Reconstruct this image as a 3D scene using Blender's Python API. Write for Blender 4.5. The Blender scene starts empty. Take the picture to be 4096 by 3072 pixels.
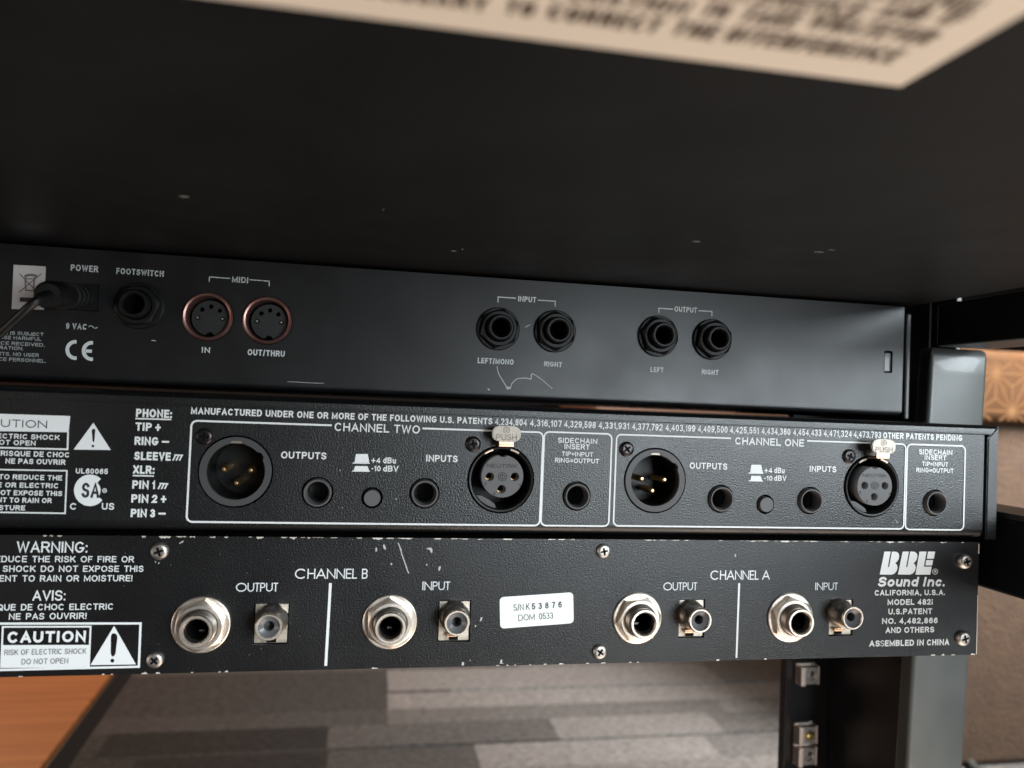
import bpy, bmesh, math, random
import numpy as np
from mathutils import Vector, Matrix
random.seed(7)
R = math.radians
SC = bpy.context.scene
COL = SC.collection

# ------------------------------------------------------------------ camera
Z0 = 0.50                              # lens height above the carpet, metres
FPX, CX, CY = 3064.0, 2048.0, 1536.0   # focal length and centre in pixels of the 4096x3072 photo
YAW, PIT, ROL = 0.18349118, 0.02606679, 0.04008543
def _rot():
    c, s = math.cos(YAW), math.sin(YAW); A = np.array([[c, -s, 0], [0, 0, -1], [s, c, 0]])
    c, s = math.cos(PIT), math.sin(PIT); P = np.array([[1, 0, 0], [0, c, s], [0, -s, c]])
    c, s = math.cos(ROL), math.sin(ROL); Q = np.array([[c, -s, 0], [s, c, 0], [0, 0, 1]])
    return Q @ P @ A
RM = _rot()
cam = bpy.data.cameras.new('camera')
cam.sensor_width = 36.0; cam.lens = 36.0 * FPX / 4096.0
cam.clip_start = 0.005; cam.clip_end = 50
cam.dof.use_dof = True; cam.dof.focus_distance = 0.275; cam.dof.aperture_fstop = 11
cam_o = bpy.data.objects.new('camera', cam); COL.objects.link(cam_o)
m = Matrix.Identity(4)
for i in range(3):
    m[i][0] = RM[0][i]; m[i][1] = -RM[1][i]; m[i][2] = -RM[2][i]
m[2][3] = Z0
cam_o.matrix_world = m
SC.camera = cam_o

# ------------------------------------------------------------------ world and lamps
w = bpy.data.worlds.new('World'); SC.world = w; w.use_nodes = True
w.node_tree.nodes['Background'].inputs[0].default_value = (1.0, 0.80, 0.68, 1)
w.node_tree.nodes['Background'].inputs[1].default_value = 0.07
def lamp(name, loc, target, size, size_y, power, color):
    l = bpy.data.lights.new(name, 'AREA'); l.shape = 'RECTANGLE'; l.size = size; l.size_y = size_y
    l.energy = power; l.color = color
    o = bpy.data.objects.new(name, l); COL.objects.link(o)
    o.location = loc
    o.rotation_euler = (Vector(target) - Vector(loc)).to_track_quat('-Z', 'Y').to_euler()
    return o
lamp('window_light', (0.55, -0.76, Z0 + 0.12), (0.08, 0.262, Z0 - 0.02), 0.38, 0.62, 15.0, (0.86, 0.95, 1.0))
lamp('side_window_light', (1.02, -0.62, Z0 + 0.24), (0.18, 0.28, Z0), 0.34, 0.34, 12.0, (0.84, 0.94, 1.0))
lamp('room_fill_light', (-1.5, -0.55, Z0 - 0.30), (0.0, 0.262, Z0), 0.9, 0.9, 9.0, (1.0, 0.86, 0.76))
lamp('floor_bounce_light', (0.28, 0.05, Z0 - 0.44), (0.16, 0.06, Z0), 0.45, 0.4, 2.6, (1.0, 0.82, 0.68))
lamp('rear_window_light', (1.25, 0.55, Z0 + 0.75), (0.72, 1.22, 0.0), 0.5, 0.5, 17.0, (0.99, 0.97, 0.97)).data.spread = R(75)
lamp('table_lamp_light', (-0.9, 1.5, Z0 + 0.75), (-0.35, 1.1, 0.0), 0.25, 0.25, 14.0, (1.0, 0.60, 0.38))
SC.view_settings.view_transform = 'Standard'; SC.view_settings.look = 'None'
SC.view_settings.exposure = 0.0; SC.view_settings.gamma = 1.0
SC.cycles.max_bounces = 6

# ------------------------------------------------------------------ pixel <-> place
def ray(x, y):
    return RM.T @ np.array([(x - CX) / FPX, (y - CY) / FPX, 1.0])
def at(x, y, D):                      # the point of the vertical plane Y = D seen at photo pixel x, y
    d = ray(x, y); d = d * (D / d[1]); return (float(d[0]), float(D), float(d[2]) + Z0)
def xz(x, y, D):
    p = at(x, y, D); return (p[0], p[2])
def atz(x, y, Z):                     # the point of the horizontal plane Z (world) seen at the pixel
    d = ray(x, y); d = d * ((Z - Z0) / d[2]); return (float(d[0]), float(d[1]), Z)

# ------------------------------------------------------------------ materials
def mat(name, col, rough=0.5, metal=0.0, bump=None, noise=None, spec=0.5, coat=0.0, speck=None):
    """bump=(scale, strength, distance), noise=(scale, colour2, low, high), speck=(scale, colour, threshold)"""
    m = bpy.data.materials.new(name); m.use_nodes = True
    nt = m.node_tree; b = nt.nodes['Principled BSDF']
    b.inputs['Base Color'].default_value = (*col, 1); b.inputs['Roughness'].default_value = rough
    b.inputs['Metallic'].default_value = metal; b.inputs['Specular IOR Level'].default_value = spec
    b.inputs['Coat Weight'].default_value = coat
    tc = nt.nodes.new('ShaderNodeTexCoord'); co = tc.outputs['Object']
    last = None
    if noise:
        n = nt.nodes.new('ShaderNodeTexNoise'); n.inputs['Scale'].default_value = noise[0]; n.inputs['Detail'].default_value = 6
        r = nt.nodes.new('ShaderNodeMapRange'); r.inputs[1].default_value = noise[2]; r.inputs[2].default_value = noise[3]
        x = nt.nodes.new('ShaderNodeMix'); x.data_type = 'RGBA'
        x.inputs[6].default_value = (*col, 1); x.inputs[7].default_value = (*noise[1], 1)
        nt.links.new(co, n.inputs['Vector']); nt.links.new(n.outputs[0], r.inputs[0]); nt.links.new(r.outputs[0], x.inputs[0])
        last = x.outputs[2]; nt.links.new(last, b.inputs['Base Color'])
    if speck:
        n = nt.nodes.new('ShaderNodeTexVoronoi'); n.inputs['Scale'].default_value = speck[0]
        l = nt.nodes.new('ShaderNodeMath'); l.operation = 'LESS_THAN'; l.inputs[1].default_value = speck[2]
        x = nt.nodes.new('ShaderNodeMix'); x.data_type = 'RGBA'
        x.inputs[6].default_value = (*col, 1); x.inputs[7].default_value = (*speck[1], 1)
        if last: nt.links.new(last, x.inputs[6])
        nt.links.new(co, n.inputs['Vector']); nt.links.new(n.outputs['Distance'], l.inputs[0]); nt.links.new(l.outputs[0], x.inputs[0])
        last = x.outputs[2]; nt.links.new(last, b.inputs['Base Color'])
    if bump:
        n = nt.nodes.new('ShaderNodeTexNoise'); n.inputs['Scale'].default_value = bump[0]; n.inputs['Detail'].default_value = 3
        bp = nt.nodes.new('ShaderNodeBump'); bp.inputs['Strength'].default_value = bump[1]; bp.inputs['Distance'].default_value = bump[2]
        nt.links.new(co, n.inputs['Vector']); nt.links.new(n.outputs[0], bp.inputs['Height']); nt.links.new(bp.outputs[0], b.inputs['Normal'])
        rr = nt.nodes.new('ShaderNodeMapRange'); rr.inputs[1].default_value = 0.3; rr.inputs[2].default_value = 0.7
        n2 = nt.nodes.new('ShaderNodeTexNoise'); n2.inputs['Scale'].default_value = 35; n2.inputs['Detail'].default_value = 5
        rr.inputs[3].default_value = rough * 0.9; rr.inputs[4].default_value = min(1, rough * 1.12)
        nt.links.new(co, n2.inputs['Vector']); nt.links.new(n2.outputs[0], rr.inputs[0]); nt.links.new(rr.outputs[0], b.inputs['Roughness'])
    return m
M = {}
M['coat_mid'] = mat('textured black powder coat', (0.005, 0.0055, 0.006), 0.33, bump=(1800, 0.75, 0.00018), spec=0.6, speck=(420, (0.05, 0.052, 0.055), 0.05))
M['coat_low'] = mat('worn speckled black paint', (0.005, 0.005, 0.0055), 0.33, bump=(1900, 0.75, 0.00017), spec=0.55, speck=(260, (0.16, 0.17, 0.18), 0.035))
M['coat_top'] = mat('satin black paint', (0.005, 0.005, 0.0055), 0.38, bump=(2600, 0.3, 0.00006), spec=0.5, noise=(60, (0.010, 0.010, 0.011), 0.4, 0.7))
M['under'] = mat('dark underside paint', (0.0045, 0.0045, 0.005), 0.5, bump=(900, 0.4, 0.0001), spec=0.28, noise=(30, (0.0075, 0.0075, 0.008), 0.4, 0.7))
M['print'] = mat('white screen print', (0.66, 0.69, 0.70), 0.5, bump=(3000, 0.1, 0.00005))
M['print_shaded'] = mat('shaded white print', (0.46, 0.49, 0.50), 0.5, noise=(900, (0.3, 0.32, 0.33), 0.4, 0.7))  # white print greyed in its colour for the shade under the overhang
M['ink'] = mat('dark ink', (0.02, 0.02, 0.024), 0.5)
M['ink_brown'] = mat('brown black ink', (0.10, 0.07, 0.05), 0.6)
M['ink_grey'] = mat('grey ink', (0.13, 0.12, 0.12), 0.6)
M['paper'] = mat('white sticker paper', (0.72, 0.76, 0.75), 0.45)
M['paper_grey'] = mat('greyish white sticker', (0.50, 0.48, 0.48), 0.6, noise=(120, (0.42, 0.39, 0.37), 0.4, 0.7))  # greyer base than the plain white paper
M['paper_tan'] = mat('cream sticker paper', (0.86, 0.78, 0.67), 0.6)
M['plastic'] = mat('black plastic', (0.006, 0.006, 0.006), 0.42, spec=0.3, bump=(1500, 0.1, 0.0001))
M['plastic_grey'] = mat('dark grey moulded plastic', (0.075, 0.075, 0.077), 0.5, bump=(2500, 0.15, 0.0001))
M['plastic_ring'] = mat('black moulded ring', (0.042, 0.042, 0.044), 0.5, bump=(2500, 0.15, 0.0001))
M['plastic_mid'] = mat('dark moulded plastic', (0.022, 0.022, 0.022), 0.45)
M['void'] = mat('dark hollow', (0.002, 0.002, 0.002), 0.8, spec=0.1)  # near-black colour stands in for the shade inside holes and recesses
M['chrome'] = mat('nickel plated steel', (0.86, 0.78, 0.69), 0.40, 1.0, bump=(700, 0.12, 0.0002), noise=(260, (0.60, 0.51, 0.43), 0.45, 0.75))
M['thread'] = mat('dull threaded steel', (0.46, 0.42, 0.38), 0.40, 1.0, noise=(400, (0.26, 0.23, 0.20), 0.4, 0.7))
M['rcaplate'] = mat('dull zinc plate', (0.62, 0.56, 0.48), 0.5, 0.9, bump=(800, 0.3, 0.0003), noise=(300, (0.34, 0.29, 0.23), 0.4, 0.7))
M['screw'] = mat('tarnished steel screw', (0.46, 0.43, 0.40), 0.42, 1.0, bump=(1500, 0.2, 0.0002))
M['screw_black'] = mat('black oxide screw', (0.035, 0.03, 0.03), 0.3, 0.8)
M['gold'] = mat('gold plating', (1.0, 0.68, 0.32), 0.32, 1.0)
M['copper'] = mat('copper coloured metal', (0.72, 0.40, 0.28), 0.36, 1.0)
M['emboss'] = mat('shaded emboss metal', (0.13, 0.10, 0.085), 0.5, 0.8)  # darker metal tone draws the shade of the embossed grooves
M['tab'] = mat('brushed nickel tab', (0.30, 0.27, 0.235), 0.5, 1.0, bump=(1800, 0.35, 0.0002))
M['tabneck'] = mat('warm brass neck', (0.80, 0.52, 0.34), 0.3, 1.0)
M['midi_ring'] = mat('pinkish metal shell', (0.30, 0.17, 0.15), 0.33, 0.75, noise=(200, (0.26, 0.10, 0.08), 0.4, 0.7))
M['rack_grey'] = mat('grey painted steel', (0.052, 0.056, 0.053), 0.40, spec=0.6, coat=0.1, bump=(500, 0.08, 0.0002), noise=(45, (0.038, 0.042, 0.040), 0.35, 0.7))
M['rack_black'] = mat('black painted steel', (0.006, 0.006, 0.007), 0.35, bump=(400, 0.05, 0.0002))
M['zinc'] = mat('zinc plated nut', (0.80, 0.70, 0.64), 0.5, 1.0)
M['brassnut'] = mat('yellow zinc', (0.75, 0.62, 0.25), 0.3, 1.0)
M['chip'] = mat('bare metal paint chip', (0.62, 0.58, 0.52), 0.45, 0.3)
M['scratch'] = mat('pale scratch', (0.42, 0.42, 0.40), 0.6)
M['scratch_dim'] = mat('faint scratch', (0.16, 0.16, 0.155), 0.6)
M['edge'] = mat('shaded table side', (0.015, 0.009, 0.007), 0.5)  # near-black colour in place of shade on the table's side
M['wood'] = mat('orange varnished wood', (0.62, 0.27, 0.085), 0.4)
M['brown'] = mat('brown woven fabric', (0.085, 0.054, 0.035), 0.9, bump=(300, 0.8, 0.003), noise=(38, (0.066, 0.043, 0.030), 0.35, 0.7), spec=0.2)
M['cushion'] = mat('orange brown cloth', (0.09, 0.040, 0.014), 0.85, bump=(700, 0.4, 0.001), spec=0.2, noise=(60, (0.07, 0.031, 0.011), 0.35, 0.7))
M['pattern'] = mat('light orange printed line', (0.15, 0.074, 0.03), 0.85, spec=0.2)
M['cabinet'] = mat('brown cabinet wood', (0.30, 0.16, 0.10), 0.6)
M['wall'] = mat('dark wall', (0.012, 0.009, 0.009), 0.8, noise=(4, (0.009, 0.007, 0.007), 0.4, 0.7))
M['backing'] = mat('dark carpet backing', (0.03, 0.028, 0.028), 0.95, spec=0.1)
def wood_grain(m):
    nt = m.node_tree; b = nt.nodes['Principled BSDF']
    tc = nt.nodes.new('ShaderNodeTexCoord'); mp = nt.nodes.new('ShaderNodeMapping'); mp.inputs['Scale'].default_value = (3, 45, 20)
    n = nt.nodes.new('ShaderNodeTexNoise'); n.inputs['Scale'].default_value = 2.0; n.inputs['Detail'].default_value = 8
    cr = nt.nodes.new('ShaderNodeValToRGB'); cr.color_ramp.elements[0].position = 0.3; cr.color_ramp.elements[1].position = 0.75
    cr.color_ramp.elements[0].color = (0.36, 0.13, 0.045, 1); cr.color_ramp.elements[1].color = (0.50, 0.21, 0.075, 1)
    nt.links.new(tc.outputs['Object'], mp.inputs[0]); nt.links.new(mp.outputs[0], n.inputs['Vector'])
    nt.links.new(n.outputs[0], cr.inputs[0]); nt.links.new(cr.outputs[0], b.inputs['Base Color'])
wood_grain(M['wood'])
_carp = {}
def carpet(tone, tint=(1.0, 0.97, 0.94)):
    k = (round(tone, 3), tint)
    if k in _carp: return _carp[k]
    tone = min(.5, tone * 1.08); a = tuple(tone * t for t in tint); c2 = tuple(tone * 0.6 * t for t in tint)
    m = mat('carpet pile', a, 0.95, bump=(420, 1.0, 0.006), noise=(150, c2, 0.36, 0.64), spec=0.1)
    nt = m.node_tree; mp = nt.nodes.new('ShaderNodeMapping'); mp.inputs['Scale'].default_value = (0.6, 1.3, 1)
    for n in nt.nodes:
        if n.type == 'TEX_NOISE' and abs(n.inputs['Scale'].default_value - 150) < 1:
            nt.links.new(next(q for q in nt.nodes if q.type == 'TEX_COORD').outputs['Object'], mp.inputs[0]); nt.links.new(mp.outputs[0], n.inputs['Vector'])
    _carp[k] = m; return m

# ------------------------------------------------------------------ object helpers
def tag(o, label=None, cat=None, group=None, kind=None):
    for k, v in (('label', label), ('category', cat), ('group', group), ('kind', kind)):
        if v: o[k] = v
    return o
def thing(name, loc, label, cat, group=None):
    o = bpy.data.objects.new(name, None); COL.objects.link(o); o.location = loc; o.empty_display_size = 0.02
    return tag(o, label, cat, group)
def wloc(o):
    v = Vector((0, 0, 0))
    while o: v += o.location; o = o.parent
    return v
def obj(name, bm, m, parent=None, smooth=False, origin=None, angle=35):
    """link a bmesh with WORLD coordinates as one object under parent"""
    org = Vector(origin) if origin is not None else (wloc(parent) if parent else Vector((0, 0, 0)))
    bmesh.ops.translate(bm, vec=-org, verts=bm.verts)
    me = bpy.data.meshes.new(name)
    if smooth:
        for f in bm.faces: f.smooth = True
        for e in bm.edges:
            if len(e.link_faces) == 2 and e.calc_face_angle(0) > R(angle): e.smooth = False
    bm.to_mesh(me); bm.free(); me.materials.append(m)
    o = bpy.data.objects.new(name, me); COL.objects.link(o)
    o.location = org - (wloc(parent) if parent else Vector((0, 0, 0)))
    o.parent = parent
    return o
def dup(o, loc, parent=None):
    c = o.copy(); COL.objects.link(c); c.parent = parent; c.location = loc
    for ch in list(o.children):
        dup(ch, ch.location, c)
    return c
def B(): return bmesh.new()
def box(bm, x0, x1, y0, y1, z0, z1, bev=0.0, seg=2):
    r = bmesh.ops.create_cube(bm, size=1)
    for v in r['verts']:
        v.co = Vector(((x0 + x1) / 2 + v.co.x * (x1 - x0), (y0 + y1) / 2 + v.co.y * (y1 - y0), (z0 + z1) / 2 + v.co.z * (z1 - z0)))
    if bev:
        es = {e for v in r['verts'] for e in v.link_edges}
        bmesh.ops.bevel(bm, geom=list(es), offset=bev, segments=seg, affect='EDGES', profile=0.5)
    return bm
def prism(bm, pts, y0, y1):
    """polygon of (x, z) points extruded from y0 (front) to y1"""
    a = [bm.verts.new((x, y0, z)) for x, z in pts]; b = [bm.verts.new((x, y1, z)) for x, z in pts]
    n = len(pts)
    bm.faces.new(a)
    bm.faces.new(b[::-1])
    for i in range(n): bm.faces.new((a[i], b[i], b[(i + 1) % n], a[(i + 1) % n]))
    bmesh.ops.recalc_face_normals(bm, faces=bm.faces)
    return bm
def revolve(bm, prof, cx, cz, seg=32, a0=0, a1=360, flat=False):
    """profile of (radius, y) turned about the Y axis through cx, cz"""
    full = abs(a1 - a0) >= 360; n = seg if full else seg + 1
    rings = []
    for r, y in prof:
        if r < 1e-7: rings.append([bm.verts.new((cx, y, cz))]); continue
        rings.append([bm.verts.new((cx + r * math.cos(R(a0 + (a1 - a0) * k / seg)), y, cz + r * math.sin(R(a0 + (a1 - a0) * k / seg)))) for k in range(n)])
    for A, C in zip(rings, rings[1:]):
        for k in range(seg if full else seg):
            k2 = (k + 1) % n
            if len(A) == 1 and len(C) == 1: continue
            if len(A) == 1: bm.faces.new((A[0], C[k], C[k2]))
            elif len(C) == 1: bm.faces.new((A[k], C[0], A[k2]))
            else: bm.faces.new((A[k], C[k], C[k2], A[k2]))
    bmesh.ops.recalc_face_normals(bm, faces=bm.faces)
    return bm
def tube(bm, pts, r, seg=10, caps=True):
    pts = [Vector(p) for p in pts]; rings = []
    up = Vector((0, 0, 1))
    for i, p in enumerate(pts):
        d = (pts[min(i + 1, len(pts) - 1)] - pts[max(i - 1, 0)]).normalized()
        s = d.cross(up)
        if s.length < 1e-4: s = d.cross(Vector((1, 0, 0)))
        s.normalize(); t = s.cross(d)
        rr = r[i] if isinstance(r, (list, tuple)) else r
        rings.append([bm.verts.new(p + s * rr * math.cos(2 * math.pi * k / seg) + t * rr * math.sin(2 * math.pi * k / seg)) for k in range(seg)])
    for A, C in zip(rings, rings[1:]):
        for k in range(seg): bm.faces.new((A[k], A[(k + 1) % seg], C[(k + 1) % seg], C[k]))
    if caps: bm.faces.new(rings[0][::-1]); bm.faces.new(rings[-1])
    bmesh.ops.recalc_face_normals(bm, faces=bm.faces)
    return bm
def spline_pts(ps, n=10):
    ps = [Vector(p) for p in ps]; out = []
    for i in range(len(ps) - 1):
        a, b, c, d = ps[max(i - 1, 0)], ps[i], ps[i + 1], ps[min(i + 2, len(ps) - 1)]
        for k in range(n):
            t = k / n
            out.append(0.5 * ((2 * b) + (c - a) * t + (2 * a - 5 * b + 4 * c - d) * t * t + (3 * b - a - 3 * c + d) * t ** 3))
    out.append(ps[-1]); return out
def circ(cx, cz, r, n=32, a0=0, a1=360, rz=None):
    m_ = n if abs(a1 - a0) >= 360 else n - 1
    return [(cx + r * math.cos(R(a0 + (a1 - a0) * k / m_)), cz + (rz or r) * math.sin(R(a0 + (a1 - a0) * k / m_))) for k in range(n)]
def rrect(x0, x1, z0, z1, r, n=6):
    p = []
    for cx, cz, a in ((x1 - r, z1 - r, 0), (x0 + r, z1 - r, 90), (x0 + r, z0 + r, 180), (x1 - r, z0 + r, 270)):
        p += [(cx + r * math.cos(R(a + 90 * k / n)), cz + r * math.sin(R(a + 90 * k / n))) for k in range(n + 1)]
    return p
def holed(bm, outer, holes, y0, y1):
    """plate in the XZ plane from y0 to y1 with holes cut through it (2-D curve fill)"""
    cu = bpy.data.curves.new('plate_outline', 'CURVE'); cu.dimensions = '2D'; cu.fill_mode = 'BOTH'
    for loop in [outer] + holes:
        s = cu.splines.new('POLY'); s.points.add(len(loop) - 1); s.use_cyclic_u = True
        for q, (x, z) in zip(s.points, loop): q.co = (x * 100, z * 100, 0, 1)
    cu.extrude = 50 * abs(y1 - y0)
    o = bpy.data.objects.new('plate_outline', cu); COL.objects.link(o)
    me = bpy.data.meshes.new_from_object(o.evaluated_get(bpy.context.evaluated_depsgraph_get()))
    ym = (y0 + y1) / 2
    me.transform(Matrix(((.01, 0, 0, 0), (0, 0, -.01, ym), (0, .01, 0, 0), (0, 0, 0, 1))))
    bm.from_mesh(me)
    bpy.data.objects.remove(o); bpy.data.curves.remove(cu); bpy.data.meshes.remove(me)
    bmesh.ops.remove_doubles(bm, verts=bm.verts, dist=1e-7)
    bmesh.ops.recalc_face_normals(bm, faces=bm.faces)
    return bm

# ------------------------------------------------------------------ flat print: ribbons and letters
_lift = [0]
def ribbon(bm, pts, t, y, closed=False, ext=True, frame=None):
    """flat band of width t along 2-D points; frame maps (u, v, lift) to a place"""
    P = [Vector(p) for p in pts]; n = len(P)
    if n < 2: return
    _lift[0] = (_lift[0] + 1) % 5; dl = _lift[0] * 1.5e-5
    h = t / 2
    if ext and not closed:
        P = [q.copy() for q in P]
        P[0] += (P[0] - P[1]).normalized() * h; P[-1] += (P[-1] - P[-2]).normalized() * h
    L, Rr = [], []
    for i in range(n):
        a = P[i - 1] if (i > 0 or closed) else None; b = P[(i + 1) % n] if (i < n - 1 or closed) else None
        d1 = (P[i] - a).normalized() if a is not None else None; d2 = (b - P[i]).normalized() if b is not None else None
        d = ((d1 or d2) + (d2 or d1))
        if d.length < 1e-6: d = d2
        d.normalize(); nn = Vector((-d.y, d.x))
        c = nn.dot(Vector((-(d2 or d1).y, (d2 or d1).x)))
        k = h / max(c, 0.45)
        L.append(P[i] + nn * k); Rr.append(P[i] - nn * k)
    f = frame or (lambda u, v, s: (u, y - s, v))
    lv = [bm.verts.new(f(p.x, p.y, dl + k * 4e-6)) for k, p in enumerate(L)]; rv = [bm.verts.new(f(p.x, p.y, dl + k * 4e-6)) for k, p in enumerate(Rr)]
    for i in range(n if closed else n - 1):
        j = (i + 1) % n
        try: bm.faces.new((lv[i], rv[i], rv[j], lv[j]))
        except ValueError: pass
def arc(cx, cy, rx, ry, a0, a1, n=9):
    return [(cx + rx * math.cos(R(a0 + (a1 - a0) * k / n)), cy + ry * math.sin(R(a0 + (a1 - a0) * k / n))) for k in range(n + 1)]
O_ = arc(.5, .5, .5, .5, 0, 337.5, 15)
G = {
 'A': (.70, [[(0, 0), (.5, 1), (1, 0)], [(.2, .31), (.8, .31)]]),
 'B': (.64, [[(0, .53), (0, 1), (.6, 1)] + arc(.62, .765, .33, .235, 90, -90, 6)[1:] + [(0, .53)], [(0, .53), (0, 0), (.6, 0)] + arc(.64, .265, .36, .265, -90, 90, 6)[1:]]),
 'C': (.70, [arc(.5, .5, .5, .5, 48, 312, 12)]),
 'D': (.68, [[(0, 0), (0, 1), (.45, 1)] + arc(.48, .5, .52, .5, 90, -90, 9)[1:] + [(0, 0)]]),
 'E': (.58, [[(1, 1), (0, 1), (0, 0), (1, 0)], [(.1, .52), (.9, .52)]]),
 'F': (.54, [[(1, 1), (0, 1), (0, 0)], [(.1, .5), (.85, .5)]]),
 'G': (.74, [arc(.5, .5, .5, .5, 48, 335, 13) + [(1, .42), (.58, .42)]]),
 'H': (.66, [[(0, 0), (0, 1)], [(1, 0), (1, 1)], [(.1, .52), (.9, .52)]]),
 'I': (0, [[(0, 0), (0, 1)]]),
 'J': (.5, [[(1, 1), (1, .3)] + arc(.5, .3, .5, .3, 0, -180, 7)[1:]]),
 'K': (.66, [[(0, 0), (0, 1)], [(.95, 1), (.05, .36)], [(.35, .6), (1, 0)]]),
 'L': (.54, [[(0, 1), (0, 0), (1, 0)]]),
 'M': (.80, [[(0, 0), (0, 1), (.5, .12), (1, 1), (1, 0)]]),
 'N': (.68, [[(0, 0), (0, 1), (1, 0), (1, 1)]]),
 'O': (.76, [O_ + ['c']]),
 'P': (.62, [[(0, 0), (0, 1), (.55, 1)] + arc(.6, .74, .4, .26, 90, -90, 7)[1:] + [(0, .48)]]),
 'Q': (.76, [O_ + ['c'], [(.6, .3), (1, -.04)]]),
 'R': (.66, [[(0, 0), (0, 1), (.55, 1)] + arc(.6, .75, .38, .25, 90, -90, 7)[1:] + [(0, .5)], [(.55, .48), (1, 0)]]),
 'S': (.62, [arc(.5, .755, .46, .245, 22, 262, 10) + arc(.5, .255, .5, .255, 82, -160, 10)]),
 'T': (.62, [[(0, 1), (1, 1)], [(.5, .95), (.5, 0)]]),
 'U': (.66, [[(0, 1), (0, .35)] + arc(.5, .35, .5, .35, 180, 360, 8)[1:-1] + [(1, .35), (1, 1)]]),
 'V': (.66, [[(0, 1), (.5, 0), (1, 1)]]),
 'W': (.94, [[(0, 1), (.25, 0), (.5, .95), (.75, 0), (1, 1)]]),
 'X': (.66, [[(0, 0), (1, 1)], [(0, 1), (1, 0)]]),
 'Y': (.64, [[(0, 1), (.5, .45), (1, 1)], [(.5, .45), (.5, 0)]]),
 'Z': (.60, [[(0, 1), (1, 1), (0, 0), (1, 0)]]),
 '0': (.54, [O_ + ['c']]),
 '1': (.30, [[(0, .74), (1, 1), (1, 0)]]),
 '2': (.54, [arc(.5, .72, .5, .28, 165, -35, 9) + [(0, 0), (1, 0)]]),
 '3': (.54, [arc(.48, .745, .44, .255, 150, -85, 8) , arc(.48, .26, .52, .26, 85, -155, 8)]),
 '4': (.56, [[(.76, 0), (.76, 1), (0, .27), (1, .27)]]),
 '5': (.54, [[(.95, 1), (.14, 1), (.04, .48)] + arc(.5, .32, .5, .32, 140, -155, 9)]),
 '6': (.54, [arc(.5, .31, .5, .31, 0, 337, 11) + ['c'], [(.93, .84), (.72, 1), (.45, 1), (.18, .85), (0, .55), (0, .31)]]),
 '7': (.52, [[(0, 1), (1, 1), (.38, 0)]]),
 '8': (.54, [arc(.5, .755, .43, .245, 0, 337, 11) + ['c'], arc(.5, .265, .5, .265, 0, 337, 11) + ['c']]),
 '9': (.54, [arc(.5, .69, .5, .31, 0, 337, 11) + ['c'], [(.07, .16), (.28, 0), (.55, 0), (.82, .15), (1, .45), (1, .69)]]),
 '.': (0, [[(0, 0), (0, .02)]]), ',': (.06, [[(1, .02), (0, -.16)]]), ':': (0, [[(0, .02), (0, .04)], [(0, .62), (0, .64)]]),
 '!': (0, [[(0, 1), (0, .36)], [(0, 0), (0, .02)]]), '-': (.30, [[(0, .42), (1, .42)]]), '+': (.56, [[(0, .46), (1, .46)], [(.5, .06), (.5, .86)]]),
 '=': (.52, [[(0, .3), (1, .3)], [(0, .64), (1, .64)]]), '/': (.34, [[(0, -.05), (1, 1.05)]]), '~': (.8, [arc(.25, .42, .25, .2, 180, 0, 6) + arc(.75, .42, .25, .2, 180, 360, 6)[1:]]),
 '_': (.8, [[(0, .46), (1, .46)]]),
 'd': (.52, [arc(.5, .34, .5, .34, 0, 337, 11) + ['c'], [(1, 0), (1, 1)]]),
 'u': (.50, [[(0, .68), (0, .28)] + arc(.5, .28, .5, .28, 180, 360, 6)[1:], [(1, 0), (1, .68)]]),
 'o': (.54, [arc(.5, .34, .5, .34, 0, 337, 11) + ['c']]),
 'n': (.50, [[(0, 0), (0, .68)], [(0, .4)] + arc(.5, .4, .5, .28, 180, 0, 6)[1:] + [(1, 0)]]),
 'c': (.50, [arc(.5, .34, .5, .34, 45, 315, 9)]),
 'i': (0, [[(0, 0), (0, .44)], [(0, .93), (0, .94)]]),
}
GEO = {'C': .98, 'O': 1.04, 'G': 1.0, 'Q': 1.04, 'A': .84, 'N': .74, 'H': .66, 'U': .64, 'E': .48, 'L': .42, 'B': .5, 'P': .5, 'T': .44, 'S': .46, 'R': .5}
def layout(s, wt, geo, gap, space):
    x = 0; out = []
    for ch in s:
        if ch == ' ': x += space; continue
        W, st = G[ch]
        if geo and ch in GEO: W = GEO[ch]
        W = max(W, wt); out.append((ch, x, W)); x += W + gap
    return out, x - gap
def text(bm, s, w_, h_, frame, wt=.17, geo=False, shear=0, gap=.13, space=.34):
    """write s in a w_ by h_ box starting at frame(0, 0)"""
    lay, tot = layout(s, wt, geo, gap, space)
    k = w_ / (tot * h_)
    wt_ = wt * h_
    for ch, x, W in lay:
        W_ = max(W * k * h_, wt_); x0 = x * k * h_
        for st in G[ch][1]:
            cl = st[-1] == 'c'; st = st[:-1] if cl else st
            pts = []
            for u, v in st:
                X = x0 + wt_ / 2 + u * (W_ - wt_); Z = wt_ / 2 + v * (h_ - wt_)
                pts.append((X + shear * Z, Z))
            ribbon(bm, pts, wt_, 0, closed=cl, frame=frame)
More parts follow.
